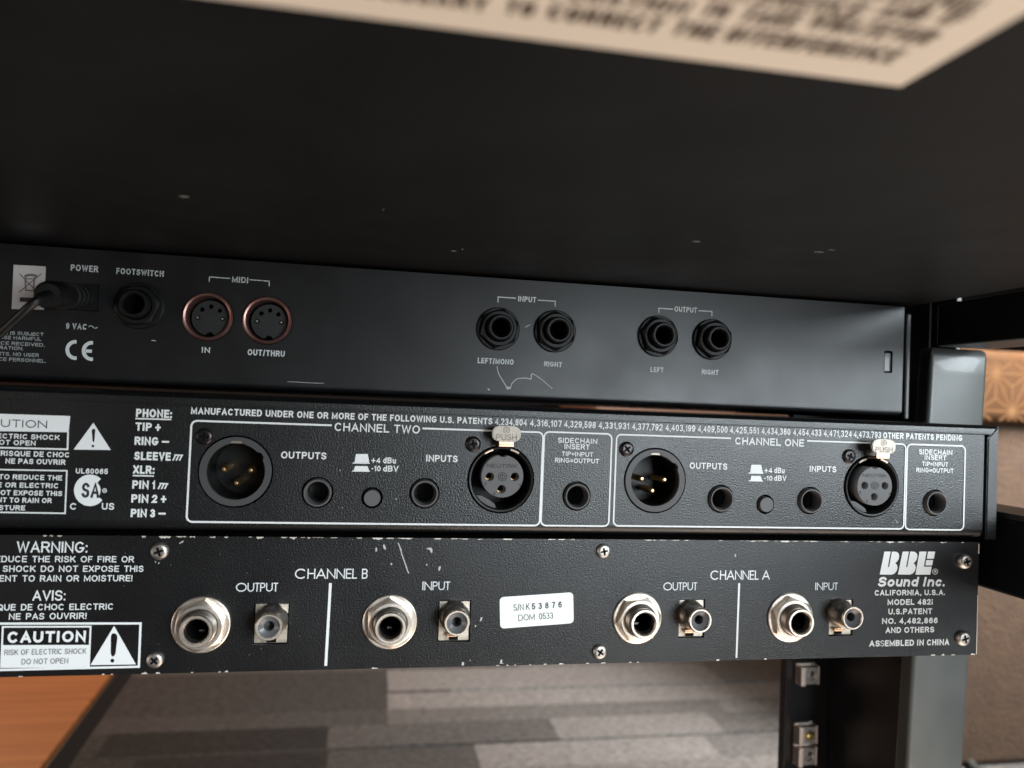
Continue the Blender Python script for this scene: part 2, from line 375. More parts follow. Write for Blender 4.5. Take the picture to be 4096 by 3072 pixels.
class Print:
    """collects flat print of one panel plane; each call of flush() makes one part"""
    def __init__(s, D, parent, lift=0.00012): s.D = D; s.y = D - lift; s.parent = parent
    def t(s, txt, x0, y0, x1, y1, cap, m='print', wt=.17, name='lettering', **k):
        a, b = xz(x0, y0, s.D), xz(x1, y1, s.D)
        xm, ym = (x0 + x1) / 2, (y0 + y1) / 2
        hh = xz(xm, ym - cap, s.D)[1] - xz(xm, ym, s.D)[1]
        zb = (a[1] + b[1]) / 2
        bm = B(); text(bm, txt, b[0] - a[0], hh, lambda u, v, l: (a[0] + u, s.y - l, zb + v), wt=wt, **k)
        return obj(name, bm, M[m], s.parent)
    def line(s, pts, wpx, m='print', name='printed_line', closed=False, ext=False, bm=None, lift=0):
        q = [xz(x, y, s.D) for x, y in pts]
        t = wpx * s.D / FPX
        own = bm is None; bm = bm or B()
        ribbon(bm, q, t, s.y - lift, closed, ext)
        return obj(name, bm, M[m], s.parent) if own else bm
    def poly(s, pts, m='print', name='printed_block', holes=(), lift=0.0, bm=None):
        q = [xz(x, y, s.D) for x, y in pts]
        own = bm is None; bm = bm or B()
        if holes:
            holed(bm, q, [[xz(x, y, s.D) for x, y in h] for h in holes], s.y - lift - 0.00002, s.y - lift + 0.00002)
        else:
            bm.faces.new([bm.verts.new((x, s.y - lift, z)) for x, z in q])
        return obj(name, bm, M[m], s.parent) if own else bm
def pcirc(cx, cy, r, n=24, a0=0, a1=360): return [(x, y) for x, y in circ(cx, cy, r, n, a0, a1)]

# ================================================================== THE SETTING
floor = obj('floor', box(B(), -4, 4, -2.5, 4, -0.02, 0.0), M['backing']); tag(floor, kind='structure')
WARM = (1.0, 0.93, 0.88)
def tile(x0, x1, y0, y1, tone, tint=(1, .97, .94)):
    bm = box(B(), x0 + .0001, x1 - .0001, y0 + .0001, y1 - .0001, 0.0005, 0.0078 + random.uniform(0, .0001))
    return obj('carpet_plank', bm, carpet(tone, tint), floor)
D_, Lg, Md = .075, .30, .19
rows = [
 (1.417, 1.60, [(-2.0, -.42, .10), (-.42, .30, .15), (.30, 1.1, .22), (1.1, 2.2, .16)]),
 (1.318, 1.417, [(-2.0, -.35, .10), (-.35, .0535, .10), (.0535, .66, .30), (.66, 1.3, .20), (1.3, 2.4, .26)]),
 (1.240, 1.308, [(-2.0, -.62, .08), (-.62, .0515, .10), (.0515, .78, .30), (.78, 1.6, .22)]),
 (1.1855, 1.240, [(-2.0, -.40, .09), (-.40, .05, .12), (.05, .60, .17), (.60, .95, .22), (.95, 2.2, .2)]),
 (1.112, 1.1855, [(-2.0, -.34, .09), (-.34, -.037, .055), (-.037, .30, .15), (.30, .565, .25), (.565, 1.3, .15)]),
 (1.030, 1.103, [(-2.0, -.28, .08), (-.28, -.034, .055), (-.034, .17, .12), (.17, .52, .27), (.52, .70, .17), (.70, 1.6, .12)]),
 (.90, 1.030, [(-2.0, -.45, .09), (-.45, .10, .13), (.10, .62, .22), (.62, 1.4, .15)]),
 (.74, .90, [(-2.0, -.2, .14), (-.2, .5, .19), (.5, 1.6, .15)]),
 (.50, .74, [(-2.0, -.6, .16), (-.6, .3, .12), (.3, 1.6, .2)]),
 (.20, .50, [(-1.6, .1, .12), (.1, 1.6, .18)]),
 (1.60, 1.85, [(-2.0, .1, .13), (.1, 1.1, .2), (1.1, 2.4, .14)]),
 (1.85, 2.2, [(-2.0, .6, .16), (.6, 2.4, .18)]),
]
for y0, y1, cs in rows:
    for x0, x1, t in cs:
        tile(x0, x1, y0, y1, .145 + (t - .16) * .8 if x1 > .3 else t * .75, (1, .93, .93) if t < .05 else (1, .93, .86))  # left planks get lower tones to stand in for weaker light there
tile(-2.0, .16, 1.308, 1.318, .075, (1, .93, .86)); tile(-2.0, .045, 1.103, 1.112, .06, (1, .93, .86)); tile(.80, 1.7, 1.103, 1.112, .14, (1, .93, .86)); tile(.74, 1.6, 1.308, 1.318, .17, (1, .93, .86))
wall = obj('wall', box(B(), -3, 4, 2.6, 2.7, 0.0, 2.4), M['wall']); tag(wall, kind='structure')

# ================================================================== THINGS FURTHER BACK
# wooden table at the lower left
tb = thing('wooden_table', (-0.9, 1.0, 0.0), 'orange brown wooden table with plain top, lower left behind the rack', 'table')
ztop = 0.20
e0 = atz(452, 2700, ztop); e1 = atz(172, 3072, ztop)
dx = (e1[0] - e0[0]) / (e1[1] - e0[1])
far, near = 1.05, 0.42
xf = e0[0] + dx * (far - e0[1]); xn = e0[0] + dx * (near - e0[1])
bm = B()
pts = [(xn - .9, near), (xn, near), (xf, far), (xf - .9, far)]
a = [bm.verts.new((x, y, ztop)) for x, y in pts]; b = [bm.verts.new((x, y, ztop - .028)) for x, y in pts]
bm.faces.new(a); bm.faces.new(b[::-1])
for i in range(4): bm.faces.new((a[i], b[i], b[(i + 1) % 4], a[(i + 1) % 4]))
bmesh.ops.recalc_face_normals(bm, faces=bm.faces)
bmesh.ops.bevel(bm, geom=bm.edges[:], offset=.003, segments=2, affect='EDGES')
tt = obj('table_top', bm, M['wood'], tb)
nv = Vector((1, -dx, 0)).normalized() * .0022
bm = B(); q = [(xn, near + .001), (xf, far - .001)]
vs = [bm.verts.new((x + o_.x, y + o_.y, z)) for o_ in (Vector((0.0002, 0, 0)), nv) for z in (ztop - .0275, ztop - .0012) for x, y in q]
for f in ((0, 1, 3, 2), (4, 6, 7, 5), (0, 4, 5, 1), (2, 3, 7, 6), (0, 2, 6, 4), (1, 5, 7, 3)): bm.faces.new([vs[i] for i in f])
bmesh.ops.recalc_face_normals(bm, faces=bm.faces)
obj('side_shade_strip', bm, M['edge'], tt)  # strip added over the table's side face to darken it like shade
for x, y in ((xn - .85, near + .05), (xn - .08, near + .05), (xf - .85, far - .06), (xf - .12, far - .06)):
    obj('leg', box(B(), x - .02, x + .02, y - .02, y + .02, 0.008, ztop - .028, .003), M['wood'], tb)

cab = thing('brown_cabinet', (1.2, 2.1, .0075), 'brown cabinet far behind, glimpsed through the slit between the upper two rack units', 'cabinet')
obj('carcass', box(B(), .58, 2.0, 1.95, 2.30, .03, .62, .004), M['cabinet'], cab)
obj('plinth', box(B(), .60, 1.98, 1.97, 2.28, .008, .0299), M['rack_black'], cab)
for x0, x1 in ((.585, 1.288), (1.292, 1.995)):
    dr = obj('door', box(B(), x0, x1, 1.930, 1.9495, .035, .615, .003), M['cabinet'], cab)
    kx = x1 - .04 if x0 < 1 else x0 + .04
    obj('handle', box(B(), kx - .005, kx + .005, 1.912, 1.9298, .30, .40, .003), M['screw'], dr)
# brown fabric ottoman and patterned cushion, right
ot = thing('brown_ottoman', (1.3, 1.1, 0.008), 'brown fabric ottoman at the right edge beneath the star patterned cushion', 'ottoman')
obj('seat', box(B(), .80, 1.75, .965, 1.2, .009, .4985, .010, 3), M['brown'], ot, smooth=True, angle=60)
cu = thing('patterned_cushion', (1.25, 1.1, .4985), 'orange brown cushion with star line pattern lying on the brown ottoman', 'cushion')
obj('cover', box(B(), .82, 1.62, 0.950, 1.19, .4995, .606, .016, 4), M['cushion'], cu, smooth=True, angle=60)
bm = B(); Dc = 0.9498
s1 = xz(3985, 1492, Dc); s2 = xz(4048, 1646, Dc)
wd, ht = 2 * (s2[0] - s1[0]) * 1.0, s1[1] - s2[1]
seen = set()
zlo, zhi, xlo, xhi = .503, .590, .836, 1.60
def clipseg(p, q):
    n = 12; run = []
    for k in range(n + 1):
        x = p[0] + (q[0] - p[0]) * k / n; z = p[1] + (q[1] - p[1]) * k / n
        if xlo < x < xhi and zlo < z < zhi: run.append((x, z))
    if len(run) > 1: ribbon(bm, [run[0], run[-1]], .0022, Dc, ext=False)
for j in range(-2, 4):
    for i in range(-6, 16):
        c = (s2[0] + i * wd + (wd / 2 if j % 2 else 0), s2[1] + j * ht)
        r = (c[0] + wd, c[1]); u = (c[0] + wd / 2, c[1] + ht); d = (c[0] + wd / 2, c[1] - ht)
        for q in (r, u, d): clipseg(c, q)
        for tri in ((c, r, u), (c, r, d)):
            g = (sum(p[0] for p in tri) / 3, sum(p[1] for p in tri) / 3)
            for p in tri: clipseg(p, g)
obj('star_pattern', bm, M['pattern'], cu)['kind'] = 'stuff'
# grey cable on the carpet
bm = tube(B(), spline_pts([atz(3700, 3000, .014), atz(3860, 3040, .014), atz(3900, 3072, .014), atz(3990, 3110, .014), atz(4200, 3140, .014), atz(4500, 3100, .014)], 6), .006, 8)
cb = obj('floor_cable', bm, M['rack_grey'], smooth=True, origin=(.9, .97, .008)); tag(cb, 'grey cable on the carpet in front of the brown ottoman, bottom right', 'cable')

# ================================================================== THE RACK STAND
rk = thing('equipment_rack', (.03, .37, 0.008), 'black and grey metal equipment rack holding the three audio units', 'rack')
def post(xs, mirror=False):
    bm = B(); ztop_, zbot = Z0 + .0335, .0085
    x0, x1 = xs
    def yy(z): return .3072 + (Z0 + .0335 - z) * .047
    prof = rrect(x0, x1, 0, .009, .0020, 3)
    rings = []
    zs = [zbot, .30, ztop_ - .012, ztop_ - .004, ztop_ - .001, ztop_]
    ins = [0, 0, 0, .0002, .0010, .0022]
    for z, s in zip(zs, ins):
        rings.append([bm.verts.new((min(max(x, x0 + s), x1 - s), yy(z) + min(max(y, s), .009), z)) for x, y in prof])
    for A, C in zip(rings, rings[1:]):
        n = len(A)
        for k in range(n): bm.faces.new((A[k], A[(k + 1) % n], C[(k + 1) % n], C[k]))
    bm.faces.new(rings[-1]); bm.faces.new(rings[0][::-1])
    bmesh.ops.recalc_face_normals(bm, faces=bm.faces)
    return obj('post', bm, M['rack_grey'], rk, smooth=True, angle=50)
post((.2505, .2805)); post((-.220, -.192))
def rails(x0, x1):
    obj('side_rail', box(B(), x0, x1, -.12, .3045, Z0 + .0335, Z0 + .0527, .0012), M['rack_black'], rk)
    obj('side_rail', box(B(), x0, x1, -.12, .3072, Z0 - .0675, Z0 - .038, .0012), M['rack_black'], rk)
rails(.2502, .2765); rails(-.218, -.1922)
obj('rail_top_strip', box(B(), .2515, .2755, -.10, .300, Z0 - .0378, Z0 - .0355), M['rack_grey'], rk)  # grey strip along the lower black rail's top face
for x0, x1, xi in ((.2875, .2905, 1), (-.2325, -.2295, -1)):
    obj('side_panel', box(B(), x0, x1, .336, .4335, .0085, Z0 + .15, .0005), M['rack_black'], rk)
obj('side_panel_ridge', box(B(), .2855, .2873, .352, .354, .02, Z0 + .14, .0004), M['rack_black'], rk)
zn = [Z0 - .1577, Z0 - .1935, Z0 - .2062]
outer = [(.2572, .0085), (.2905, .0085), (.2905, Z0 + .15), (.2572, Z0 + .15)]
holes = []
zc = Z0 + .09
k = 0
zz = Z0 - .1577
hs = []
for u in range(-5, 7):
    for o_ in (0, .01588, .03175):
        hs.append(Z0 - .2379 + u * .04445 + o_)
holes = [rrect(.2660, .2755, z - .00475, z + .00475, .0003, 1) for z in zn + [Z0 - .098, Z0 - .02, Z0 + .03]]
obj('front_rail', holed(B(), outer, holes, .4338, .4358), M['rack_black'], rk)
obj('front_rail_lip', box(B(), .2556, .2570, .4290, .4358, .0085, Z0 + .15, .0004), M['rack_black'], rk)
obj('front_rail', box(B(), -.2295, -.1980, .4338, .4358, .0085, Z0 + .15), M['rack_black'], rk)
def cage_nut(x, z, inner, first):
    bm = B(); y1 = .4334
    box(bm, x - .0064, x + .0064, y1 - .0012, y1, z - .0062, z + .0062, .0003)
    box(bm, x - .0066, x - .0034, y1 - .0078, y1 - .0012, z - .0058, z + .0056, .0006)
    box(bm, x + .0054, x + .0064, y1 - .0060, y1 - .0012, z - .0055, z + .0055, .0002)
    box(bm, x - .0085, x + .001, y1 - .0052, y1 - .0030, z + .0060, z + .0072, .0003)
    o = obj('cage_nut', bm, M['zinc'], rk)
    bm = B(); sq = rrect(x - .0032, x + .0052, z - .0050, z + .0050, .0006, 2)
    holed(bm, sq, [circ(x + .001, z, .0030, 20)], y1 - .0062, y1 - .0014)
    obj('square_nut', bm, M['screw'], o)
    if inner:
        obj('screw_tip', revolve(B(), [(0, y1 - .0085), (.0018, y1 - .0085), (.0027, y1 - .0075), (.0027, y1 - .001)], x + .001, z, 16), M['brassnut'], o, smooth=True)
for i, z in enumerate(zn): cage_nut(.2705, z, i == 1, i == 0)
for z in (Z0 - .098, Z0 - .02, Z0 + .03): cage_nut(.2705, z, True, False)
for x in (.2645, -.206):
    obj('foot_plate', box(B(), x - .02, x + .02, .30, .45, .0080, .0084 + .004, .001), M['rack_black'], rk)
obj('cross_bar', box(B(), -.2295, .2872, .440, .452, .05, .075, .001), M['rack_black'], rk)

# ================================================================== PARTS THE UNITS SHARE
def hexpts(cx, cz, r, rot=0): return [(cx + r * math.cos(R(60 * k + rot)), cz + r * math.sin(R(60 * k + rot))) for k in range(6)]
def hexnut(bm, X, Z, r, yb_, yf_, bore, rot):
    """chamfered hex nut between yb_ (panel side) and yf_ (towards the viewer)"""
    ap = r * math.cos(R(30)); rings = []
    def ring(fr, fy):
        out = []
        for k in range(36):
            a_ = R(10 * k + rot); rh = ap / math.cos(R((10 * k) % 60 - 30))
            out.append(bm.verts.new((X + fr(rh) * math.cos(a_), fy(rh), Z + fr(rh) * math.sin(a_))))
        rings.append(out)
    ring(lambda q: q, lambda q: yb_); ring(lambda q: q, lambda q: yf_ + .0002 + (q - ap) * .7)
    ring(lambda q: ap * .96, lambda q: yf_); ring(lambda q: bore + .0003, lambda q: yf_); ring(lambda q: bore, lambda q: yf_ + .0004); ring(lambda q: bore, lambda q: yb_)
    for A, C in zip(rings, rings[1:]):
        for k in range(36): bm.faces.new((A[k], A[(k + 1) % 36], C[(k + 1) % 36], C[k]))
    bmesh.ops.recalc_face_normals(bm, faces=bm.faces)
    return bm
def washer(bm, X, Z, r, bore, yb_, yf_):
    return revolve(bm, [(bore, yb_), (bore, yf_), (r - .0003, yf_), (r, yf_ + .0002), (r, yb_)], X, Z, 48)
def panel_screw(parent, x, y, D, r, m='screw', rot=20, dome=.0016, wob=0.0):
    """pan head screw with a dark cross laid on for the shade of its recess"""
    X, Z = xz(x, y, D)
    bm = B()
    prof = [(r, D - .0001), (r, D - dome * .35), (r * .93, D - dome * .66), (r * .75, D - dome * .92), (r * .56, D - dome), (r * .54, D - dome), (0, D - dome)]
    revolve(bm, prof, X, Z, 28)
    o = obj('screw', bm, M[m], parent, smooth=True, origin=(X, D, Z), angle=60)
    bm = B(); q = []
    a, c = r * .50, r * .12
    for k in range(4):
        t = R(90 * k + rot)
        for u, v in ((a, -c), (a * 1.08, 0), (a, c), (c * 1.15, c * 1.15)):
            q.append((X + u * math.cos(t) - v * math.sin(t), Z + u * math.sin(t) + v * math.cos(t)))
    prism(bm, q, D - dome - .00008, D - dome + .0006)
    obj('cross_shade', bm, M['void'], o)  # dark cross set on the head in place of a shaded recess
    return o

# ================================================================== TOP: DEVICE WITH THE STICKER ABOVE
Zu = Z0 + .0485
up = thing('overhanging_unit', (0.0, .10, Zu), 'large black box at the top whose dark underside carries a cream sticker', 'audio device')
obj('casing', box(B(), -.215, .2262, .028, .46, Zu, Zu + .088, .0008), M['under'], up)
# the sticker
s_c = atz(3600, 340, Zu); s_l = atz(1000, 0, Zu)
st_bm = B()
xr, yb = s_c[0], (s_c[1] + s_l[1]) / 2
sticker = obj('warning_sticker', box(st_bm, -.10, xr, .034, yb, Zu - .0003, Zu - .00005), M['paper_tan'], up)
def under_text(s, x0, y0, x1, y1, cap):
    a, b = atz(x0, y0, Zu), atz(x1, y1, Zu); c = atz(x1, y1 - cap, Zu)
    h = b[1] - c[1]; yb_ = (a[1] + b[1]) / 2
    bm = B(); text(bm, s, b[0] - a[0], h, lambda u, v, l: (a[0] + u, yb_ - v, Zu - .00038 - l), wt=.20)
    obj('lettering', bm, M['ink_brown'], sticker)
for s, x0, x1, y, cp in (('NECESSARY', 1300, 1945, None, 62), ('TO', 2015, 2131, None, 62), ('CORRECT', 2180, 2625, None, 62), ('THE', 2674, 2850, None, 62), ('INTERFERENCE', 2887, 3563, None, 62)):
    f = lambda x: 62 + (x - 2180) * (240 - 62) / (3563 - 2180)
    under_text(s, x0, f(x0), x1, f(x1), cp)
f2 = lambda x: 165 + (x - 3703) * .124
for s, x0, x1 in (('OPERATION', 2110, 2740), ('TO', 2795, 2893), ('TAKE', 2948, 3167), ('WHATEVER', 3204, 3703)):
    under_text(s, x0, f2(x0), x1, f2(x1), 66)
f3 = lambda x: 92 + (x - 3819) * .118
for s, x0, x1 in (('INTERFERENCE', 2620, 3440), ('AND', 3490, 3673), ('IF', 3735, 3819)):
    under_text(s, x0, f3(x0), x1, f3(x1), 68)
f4 = lambda x: 25 + (x - 3930) * .112
under_text('RADIO RECEPTION', 3000, f4(3000), 3900, f4(3900), 70)
def under_chip(x, y, w_, h_):
    p = atz(x, y, Zu); s = p[1] / FPX
    bm = B()
    q = [(p[0] + s * w_ * u, p[1] + s * h_ * v * 3) for u, v in ((-.5, 0), (-.2, .4), (.3, .3), (.5, -.1), (.1, -.4))]
    bm.faces.new([bm.verts.new((X, Y, Zu - .00006)) for X, Y in q])
    obj('scratch', bm, M['scratch_dim'], up)
for a in ((735, 785, 44, 14), (2785, 965, 40, 10), (3275, 1007, 55, 8), (3325, 999, 40, 6), (1815, 1003, 26, 10), (1850, 996, 10, 10), (1533, 838, 7, 7), (2510, 988, 6, 6), (1380, 1095, 7, 7)):
    under_chip(*a)

# ================================================================== TOP 1U: EFFECTS PROCESSOR
Dt = .285
fx = thing('effects_processor', (.045, Dt, Z0 + .004), 'top rack unit, plain black panel with MIDI sockets and a white crossed bin sticker', 'audio unit')
xrT = xz(3612, 1450, Dt)[0]; zb = xz(1800, 1595, Dt)[1] + .0006
zt = Zu - .0012
jt = [  # tip centre px
 ('b', 532, 1214), ('b', 2006, 1309), ('b', 2238, 1319), ('b', 2659, 1339), ('b', 2880, 1353)]
JH = .0074
jpos = [xz(x, y, Dt - JH) for _, x, y in jt]
midi = [xz(832, 1267, Dt), xz(1070, 1282, Dt)]
pw = (xz(266, 1130, Dt), xz(392, 1246, Dt))
slot = (xz(3537, 1402, Dt), xz(3569, 1493, Dt))
bm = B()
holes = [circ(x, z, .0052, 28) for x, z in jpos] + [circ(x, z, .0087, 40) for x, z in midi]
holes.append([(pw[0][0], pw[1][1]), (pw[1][0], pw[1][1]), (pw[1][0], pw[0][1]), (pw[0][0], pw[0][1])])
holes.append(rrect(slot[0][0], slot[1][0], slot[1][1], slot[0][1], .0006, 3))
holed(bm, [(-.195, zb + .002), (xrT, zb + .002), (xrT, zt), (-.195, zt)], holes, Dt, Dt + .0012)
# folded bottom edge
prev = None
for k in range(7):
    t = R(90 * k / 6); y = Dt + .002 * (1 - math.cos(t)); z = zb + .002 - .002 * math.sin(t)
    cur = (bm.verts.new((-.195, y, z)), bm.verts.new((xrT, y, z)))
    if prev: bm.faces.new((prev[0], prev[1], cur[1], cur[0]))
    prev = cur
cur = (bm.verts.new((-.195, Dt + .15, zb)), bm.verts.new((xrT, Dt + .15, zb))); bm.faces.new((prev[0], prev[1], cur[1], cur[0]))
pT = obj('rear_panel', bm, M['coat_top'], fx)
sx0, sx1 = xz(3617, 1450, Dt)[0], xz(3637, 1450, Dt)[0]
obj('side_cover', box(B(), sx0, sx1, Dt - .0010, Dt + .150, zb - .0016, xz(3640, 1255, Dt)[1], .0007), M['coat_top'], fx)
obj('chassis', box(B(), -.196, sx0 - .0004, Dt + .020, Dt + .148, zb + .0003, zt - .0004), M['void'], fx)
obj('front_plate', box(B(), -.2125, .2700, Dt + .1515, Dt + .1545, zb - .0012, zt + .001, .0005), M['coat_top'], fx)
bm = B(); box(bm, slot[0][0] + .0007, slot[1][0] + .0002, Dt + .0010, Dt + .003, slot[1][1] + .0005, slot[0][1] - .0007, .0004)
obj('locking_tab', bm, M['rack_grey'], fx)
def black_jack(X, Z, rot):
    o = obj('jack_socket', revolve(B(), [(.0049, Dt + .004), (.0049, Dt - JH + .0006), (.0044, Dt - JH), (.0038, Dt - JH), (.0033, Dt - JH + .0007), (.0032, Dt + .012), (0, Dt + .012)], X, Z, 36), M['plastic'], fx, smooth=True, origin=(X, Dt, Z))
    obj('washer', washer(B(), X, Z, .0081, .0050, Dt - .0001, Dt - .0012), M['plastic'], o, smooth=True, angle=30)
    obj('hex_nut', hexnut(B(), X, Z, .0076, Dt - .0013, Dt - .0038, .0050, rot), M['plastic'], o, smooth=True, angle=20)
    return o
for (X, Z), rot in zip(jpos, (8, 20, 35, 48, 22)): black_jack(X, Z, rot)
for i, (X, Z) in enumerate(midi):
    o = obj('midi_socket', revolve(B(), [(.0085, Dt + .0002), (.0085, Dt - .0008), (.0080, Dt - .0012), (.0074, Dt - .0010), (.0071, Dt + .0002), (.0069, Dt + .009)], X, Z, 48), M['midi_ring'], fx, smooth=True, origin=(X, Dt, Z))
    xi, zi = X + .0004, Z - .0003
    rr = .0063
    pins = [(xi + .0042 * math.cos(R(a)), zi + .0042 * math.sin(R(a))) for a in (0, 45, 90, 135, 180)]
    key = [(xi - .0011, zi - .0070), (xi + .0011, zi - .0070), (xi + .0011, zi - .0048), (xi - .0011, zi - .0048)]
    bm = B()
    out = []
    for k in range(48):
        a = 360 * k / 48; r_ = rr if not (262 < a < 278) else .0050
        out.append((xi + r_ * math.cos(R(a)), zi + r_ * math.sin(R(a))))
    holed(bm, out, [circ(px_, pz_, .00085, 12) for px_, pz_ in pins], Dt + .0022, Dt + .0050)
    obj('socket_insert', bm, M['plastic_mid'], o)
    obj('socket_floor', box(B(), X - .0068, X + .0068, Dt + .006, Dt + .0066, Z - .0068, Z + .0068), M['void'], o)
    for k in (0, 4):
        px_, pz_ = pins[k]
        obj('contact_pin', revolve(B(), [(0, Dt + .0014), (.0003, Dt + .0014), (.00055, Dt + .002), (.00055, Dt + .005)], px_, pz_, 12), M['chrome'], o, smooth=True)
# DC socket block
bm = B(); x0_, x1_, z0_, z1_ = pw[0][0] + .0002, pw[1][0] - .0002, pw[1][1] + .0002, pw[0][1] - .0002
pc = ((x0_ + x1_) / 2 - .0008, (z0_ + z1_) / 2 + .0002)
holed(bm, [(x0_, z0_), (x1_, z0_), (x1_, z1_), (x0_, z1_)], [circ(pc[0], pc[1], .0028, 24)], Dt - .0008, Dt + .008)
obj('power_socket', bm, M['plastic'], fx)
# print
P = Print(Dt, pT)
bk = dict(wt=.20)
P.t('POWER', 283, 1082, 393, 1091, 26, 'print_shaded', **bk); P.t('FOOTSWITCH', 465, 1097, 655, 1106, 24, 'print_shaded', **bk)
P.t('9 VAC', 264, 1316, 348, 1319, 24, 'print_shaded', **bk); P.t('~', 354, 1318, 390, 1319, 24, 'print_shaded', wt=.13)
P.t('MIDI', 928, 1130, 993, 1133, 24, 'print_shaded', **bk)
P.line([(837, 1127), (838, 1108), (922, 1114)], 4, 'print_shaded'); P.line([(998, 1119), (1077, 1125), (1077, 1146)], 4, 'print_shaded')
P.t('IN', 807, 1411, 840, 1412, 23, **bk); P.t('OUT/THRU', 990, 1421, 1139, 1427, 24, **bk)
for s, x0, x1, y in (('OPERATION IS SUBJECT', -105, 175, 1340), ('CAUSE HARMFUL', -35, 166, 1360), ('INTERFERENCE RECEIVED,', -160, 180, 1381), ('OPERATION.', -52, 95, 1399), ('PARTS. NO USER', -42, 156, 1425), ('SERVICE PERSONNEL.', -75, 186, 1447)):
    P.t(s, x0, y - (x1 - x0) * .012, x1, y, 14, 'print_shaded', wt=.16)
for cx, c in ((303, 1400), (368, 1404)):
    P.line(pcirc(cx, c, 33, 14, 82, 278), 13, 'print', name='ce_mark')
P.line([(344, 1404), (368, 1405)], 12, 'print', name='ce_mark')
P.line([(1992, 1210), (1992, 1188), (2063, 1193)], 4); P.line([(2151, 1201), (2221, 1205), (2220, 1226)], 4)
P.t('INPUT', 2072, 1207, 2144, 1210, 22, wt=.19)
P.t('LEFT/MONO', 1910, 1453, 2054, 1459, 22, wt=.2); P.t('RIGHT', 2176, 1466, 2247, 1468, 20, wt=.2)
P.line([(2635, 1252), (2634, 1233), (2692, 1237)], 4); P.line([(2793, 1243), (2847, 1246), (2847, 1265)], 4)
P.t('OUTPUT', 2697, 1247, 2787, 1251, 21, wt=.17)
P.t('LEFT', 2601, 1488, 2653, 1490, 20, wt=.2); P.t('RIGHT', 2806, 1497, 2873, 1500, 20, wt=.2)
sc = [(490, 705), (493, 730), (500, 755), (520, 790), (540, 823), (555, 848), (562, 862), (574, 848), (580, 860), (583, 845), (590, 825), (606, 806), (628, 790), (655, 788), (680, 786), (705, 790), (720, 795), (723, 778), (721, 765), (728, 757), (745, 764), (762, 775), (800, 802), (835, 832), (868, 860)]
P.line([(1700 + x / 1.7015, 1050 + y / 1.7015) for x, y in sc], 2.6, 'print', name='scratch')
P.line([(1700 + x / 1.7015, 1050 + y / 1.7015) for x, y in ((566, 862), (556, 856), (562, 846), (573, 852), (566, 862))], 2, 'print', name='scratch')
P.poly([(1949, 1553), (1956, 1555), (1960, 1563), (1953, 1560)], 'print', name='scratch')
P.poly([(2096, 1312), (2110, 1301), (2124, 1298), (2108, 1308)], 'scratch', name='scratch')
P.line([(1150, 1527), (1200, 1529), (1250, 1532), (1296, 1533)], 2.2, 'scratch', name='scratch')
P.poly([(604, 1361), (620, 1360), (626, 1365), (610, 1364)], 'scratch', name='scratch')
# white bin sticker
S1 = P.poly([(55, 1059), (184, 1066), (177, 1239), (47, 1236)], 'paper_grey', 'bin_sticker', lift=0.0)
PS = Print(Dt, S1, .0002)
gx = lambda x: x / 3.16; gy = lambda y: 1000 + y / 3.16
def gl(pts, w_, nm='bin_symbol'): PS.line([(gx(x), gy(y)) for x, y in pts], w_, 'ink_grey', nm)
gl([(250, 300), (440, 500)], 3.5); gl([(525, 300), (245, 535)], 3.5)
gl([(320, 350), (330, 510), (425, 518), (440, 345)], 5); gl([(315, 340), (350, 320), (400, 316), (450, 325), (468, 345)], 9); gl([(330, 365), (455, 368)], 4)
PS.poly([(gx(252), gy(600)), (gx(460), gy(606)), (gx(458), gy(660)), (gx(252), gy(655))], 'ink', 'printed_block')

# power plug in the top unit
pt_ = Vector(at(268, 1166, Dt - .004)); pe = Vector(at(192, 1181, .252))
pl = thing('power_plug', (pc[0], Dt, pc[1]), 'black round power plug with ribbed neck pushed into the top unit', 'plug')
base = Vector((pc[0], Dt - .0009, pc[1]))
dirv = (pe - base)
pp = [base + dirv * t for t in (0, .08, .081, .16, .161, .24, .241, .32, .321, .40, .401, .48, .55, .95, 1.0)]
rad = [k_ * .88 for k_ in [.0046, .0046, .0040, .0040, .0046, .0046, .0040, .0040, .0046, .0046, .0040, .0042, .0050, .0050, .0040]]
obj('plug_body', tube(B(), pp, rad, 24), M['plastic'], pl, smooth=True)
pe2 = pe - dirv * .03
c1 = Vector(at(140, 1208, .2475)); c2 = Vector(at(60, 1288, .243)); c3 = Vector(at(-60, 1390, .252)); c4 = Vector((-.20, .25, Z0 - .02)); c5 = Vector((-.225, .30, Z0 - .2)); c6 = Vector((-.235, .40, .016))
c2 = Vector(at(40, 1298, .2495)); c3b = Vector(at(-170, 1490, .256))
cp_ = spline_pts([pe2, c1, c2, c3, c3b, c4, c5, c6], 8)
obj('cord', tube(B(), cp_, [.0018, .0018, .0017, .0017, .0016, .0016, .0015, .0014] + [.0013] * (len(cp_) - 8), 12), M['plastic'], pl, smooth=True)

# ================================================================== MIDDLE 1U: COMPRESSOR
Dm = .262
cp = thing('dynamics_processor', (.06, Dm, Z0 - .045), 'middle rack unit marked CHANNEL ONE and CHANNEL TWO with round microphone connectors', 'audio unit')
ztm = xz(2400, 1640, Dm)[1]; zpt = xz(2400, 1684, Dm)[1]; zpb = xz(2400, 2141, Dm)[1]
xpR = xz(3934, 1900, Dm)[0]; xfL, xfR = xz(3942, 1900, Dm)[0], xz(3984, 1900, Dm)[0]
zfb = xz(3960, 2156, Dm)[1]
male = [xz(943, 1886, Dm), xz(2620, 1922, Dm)]
fem = [xz(2004, 1917, Dm), xz(3486, 1945, Dm)]
JM = .0015
jm = [xz(x, y, Dm) for x, y in ((1270, 1970), (1698, 1973), (2306, 1984), (2882, 1995), (3239, 2002), (3738, 2011))]
btn = [xz(1488, 1991, Dm), xz(3061, 2017, Dm)]
bm = B()
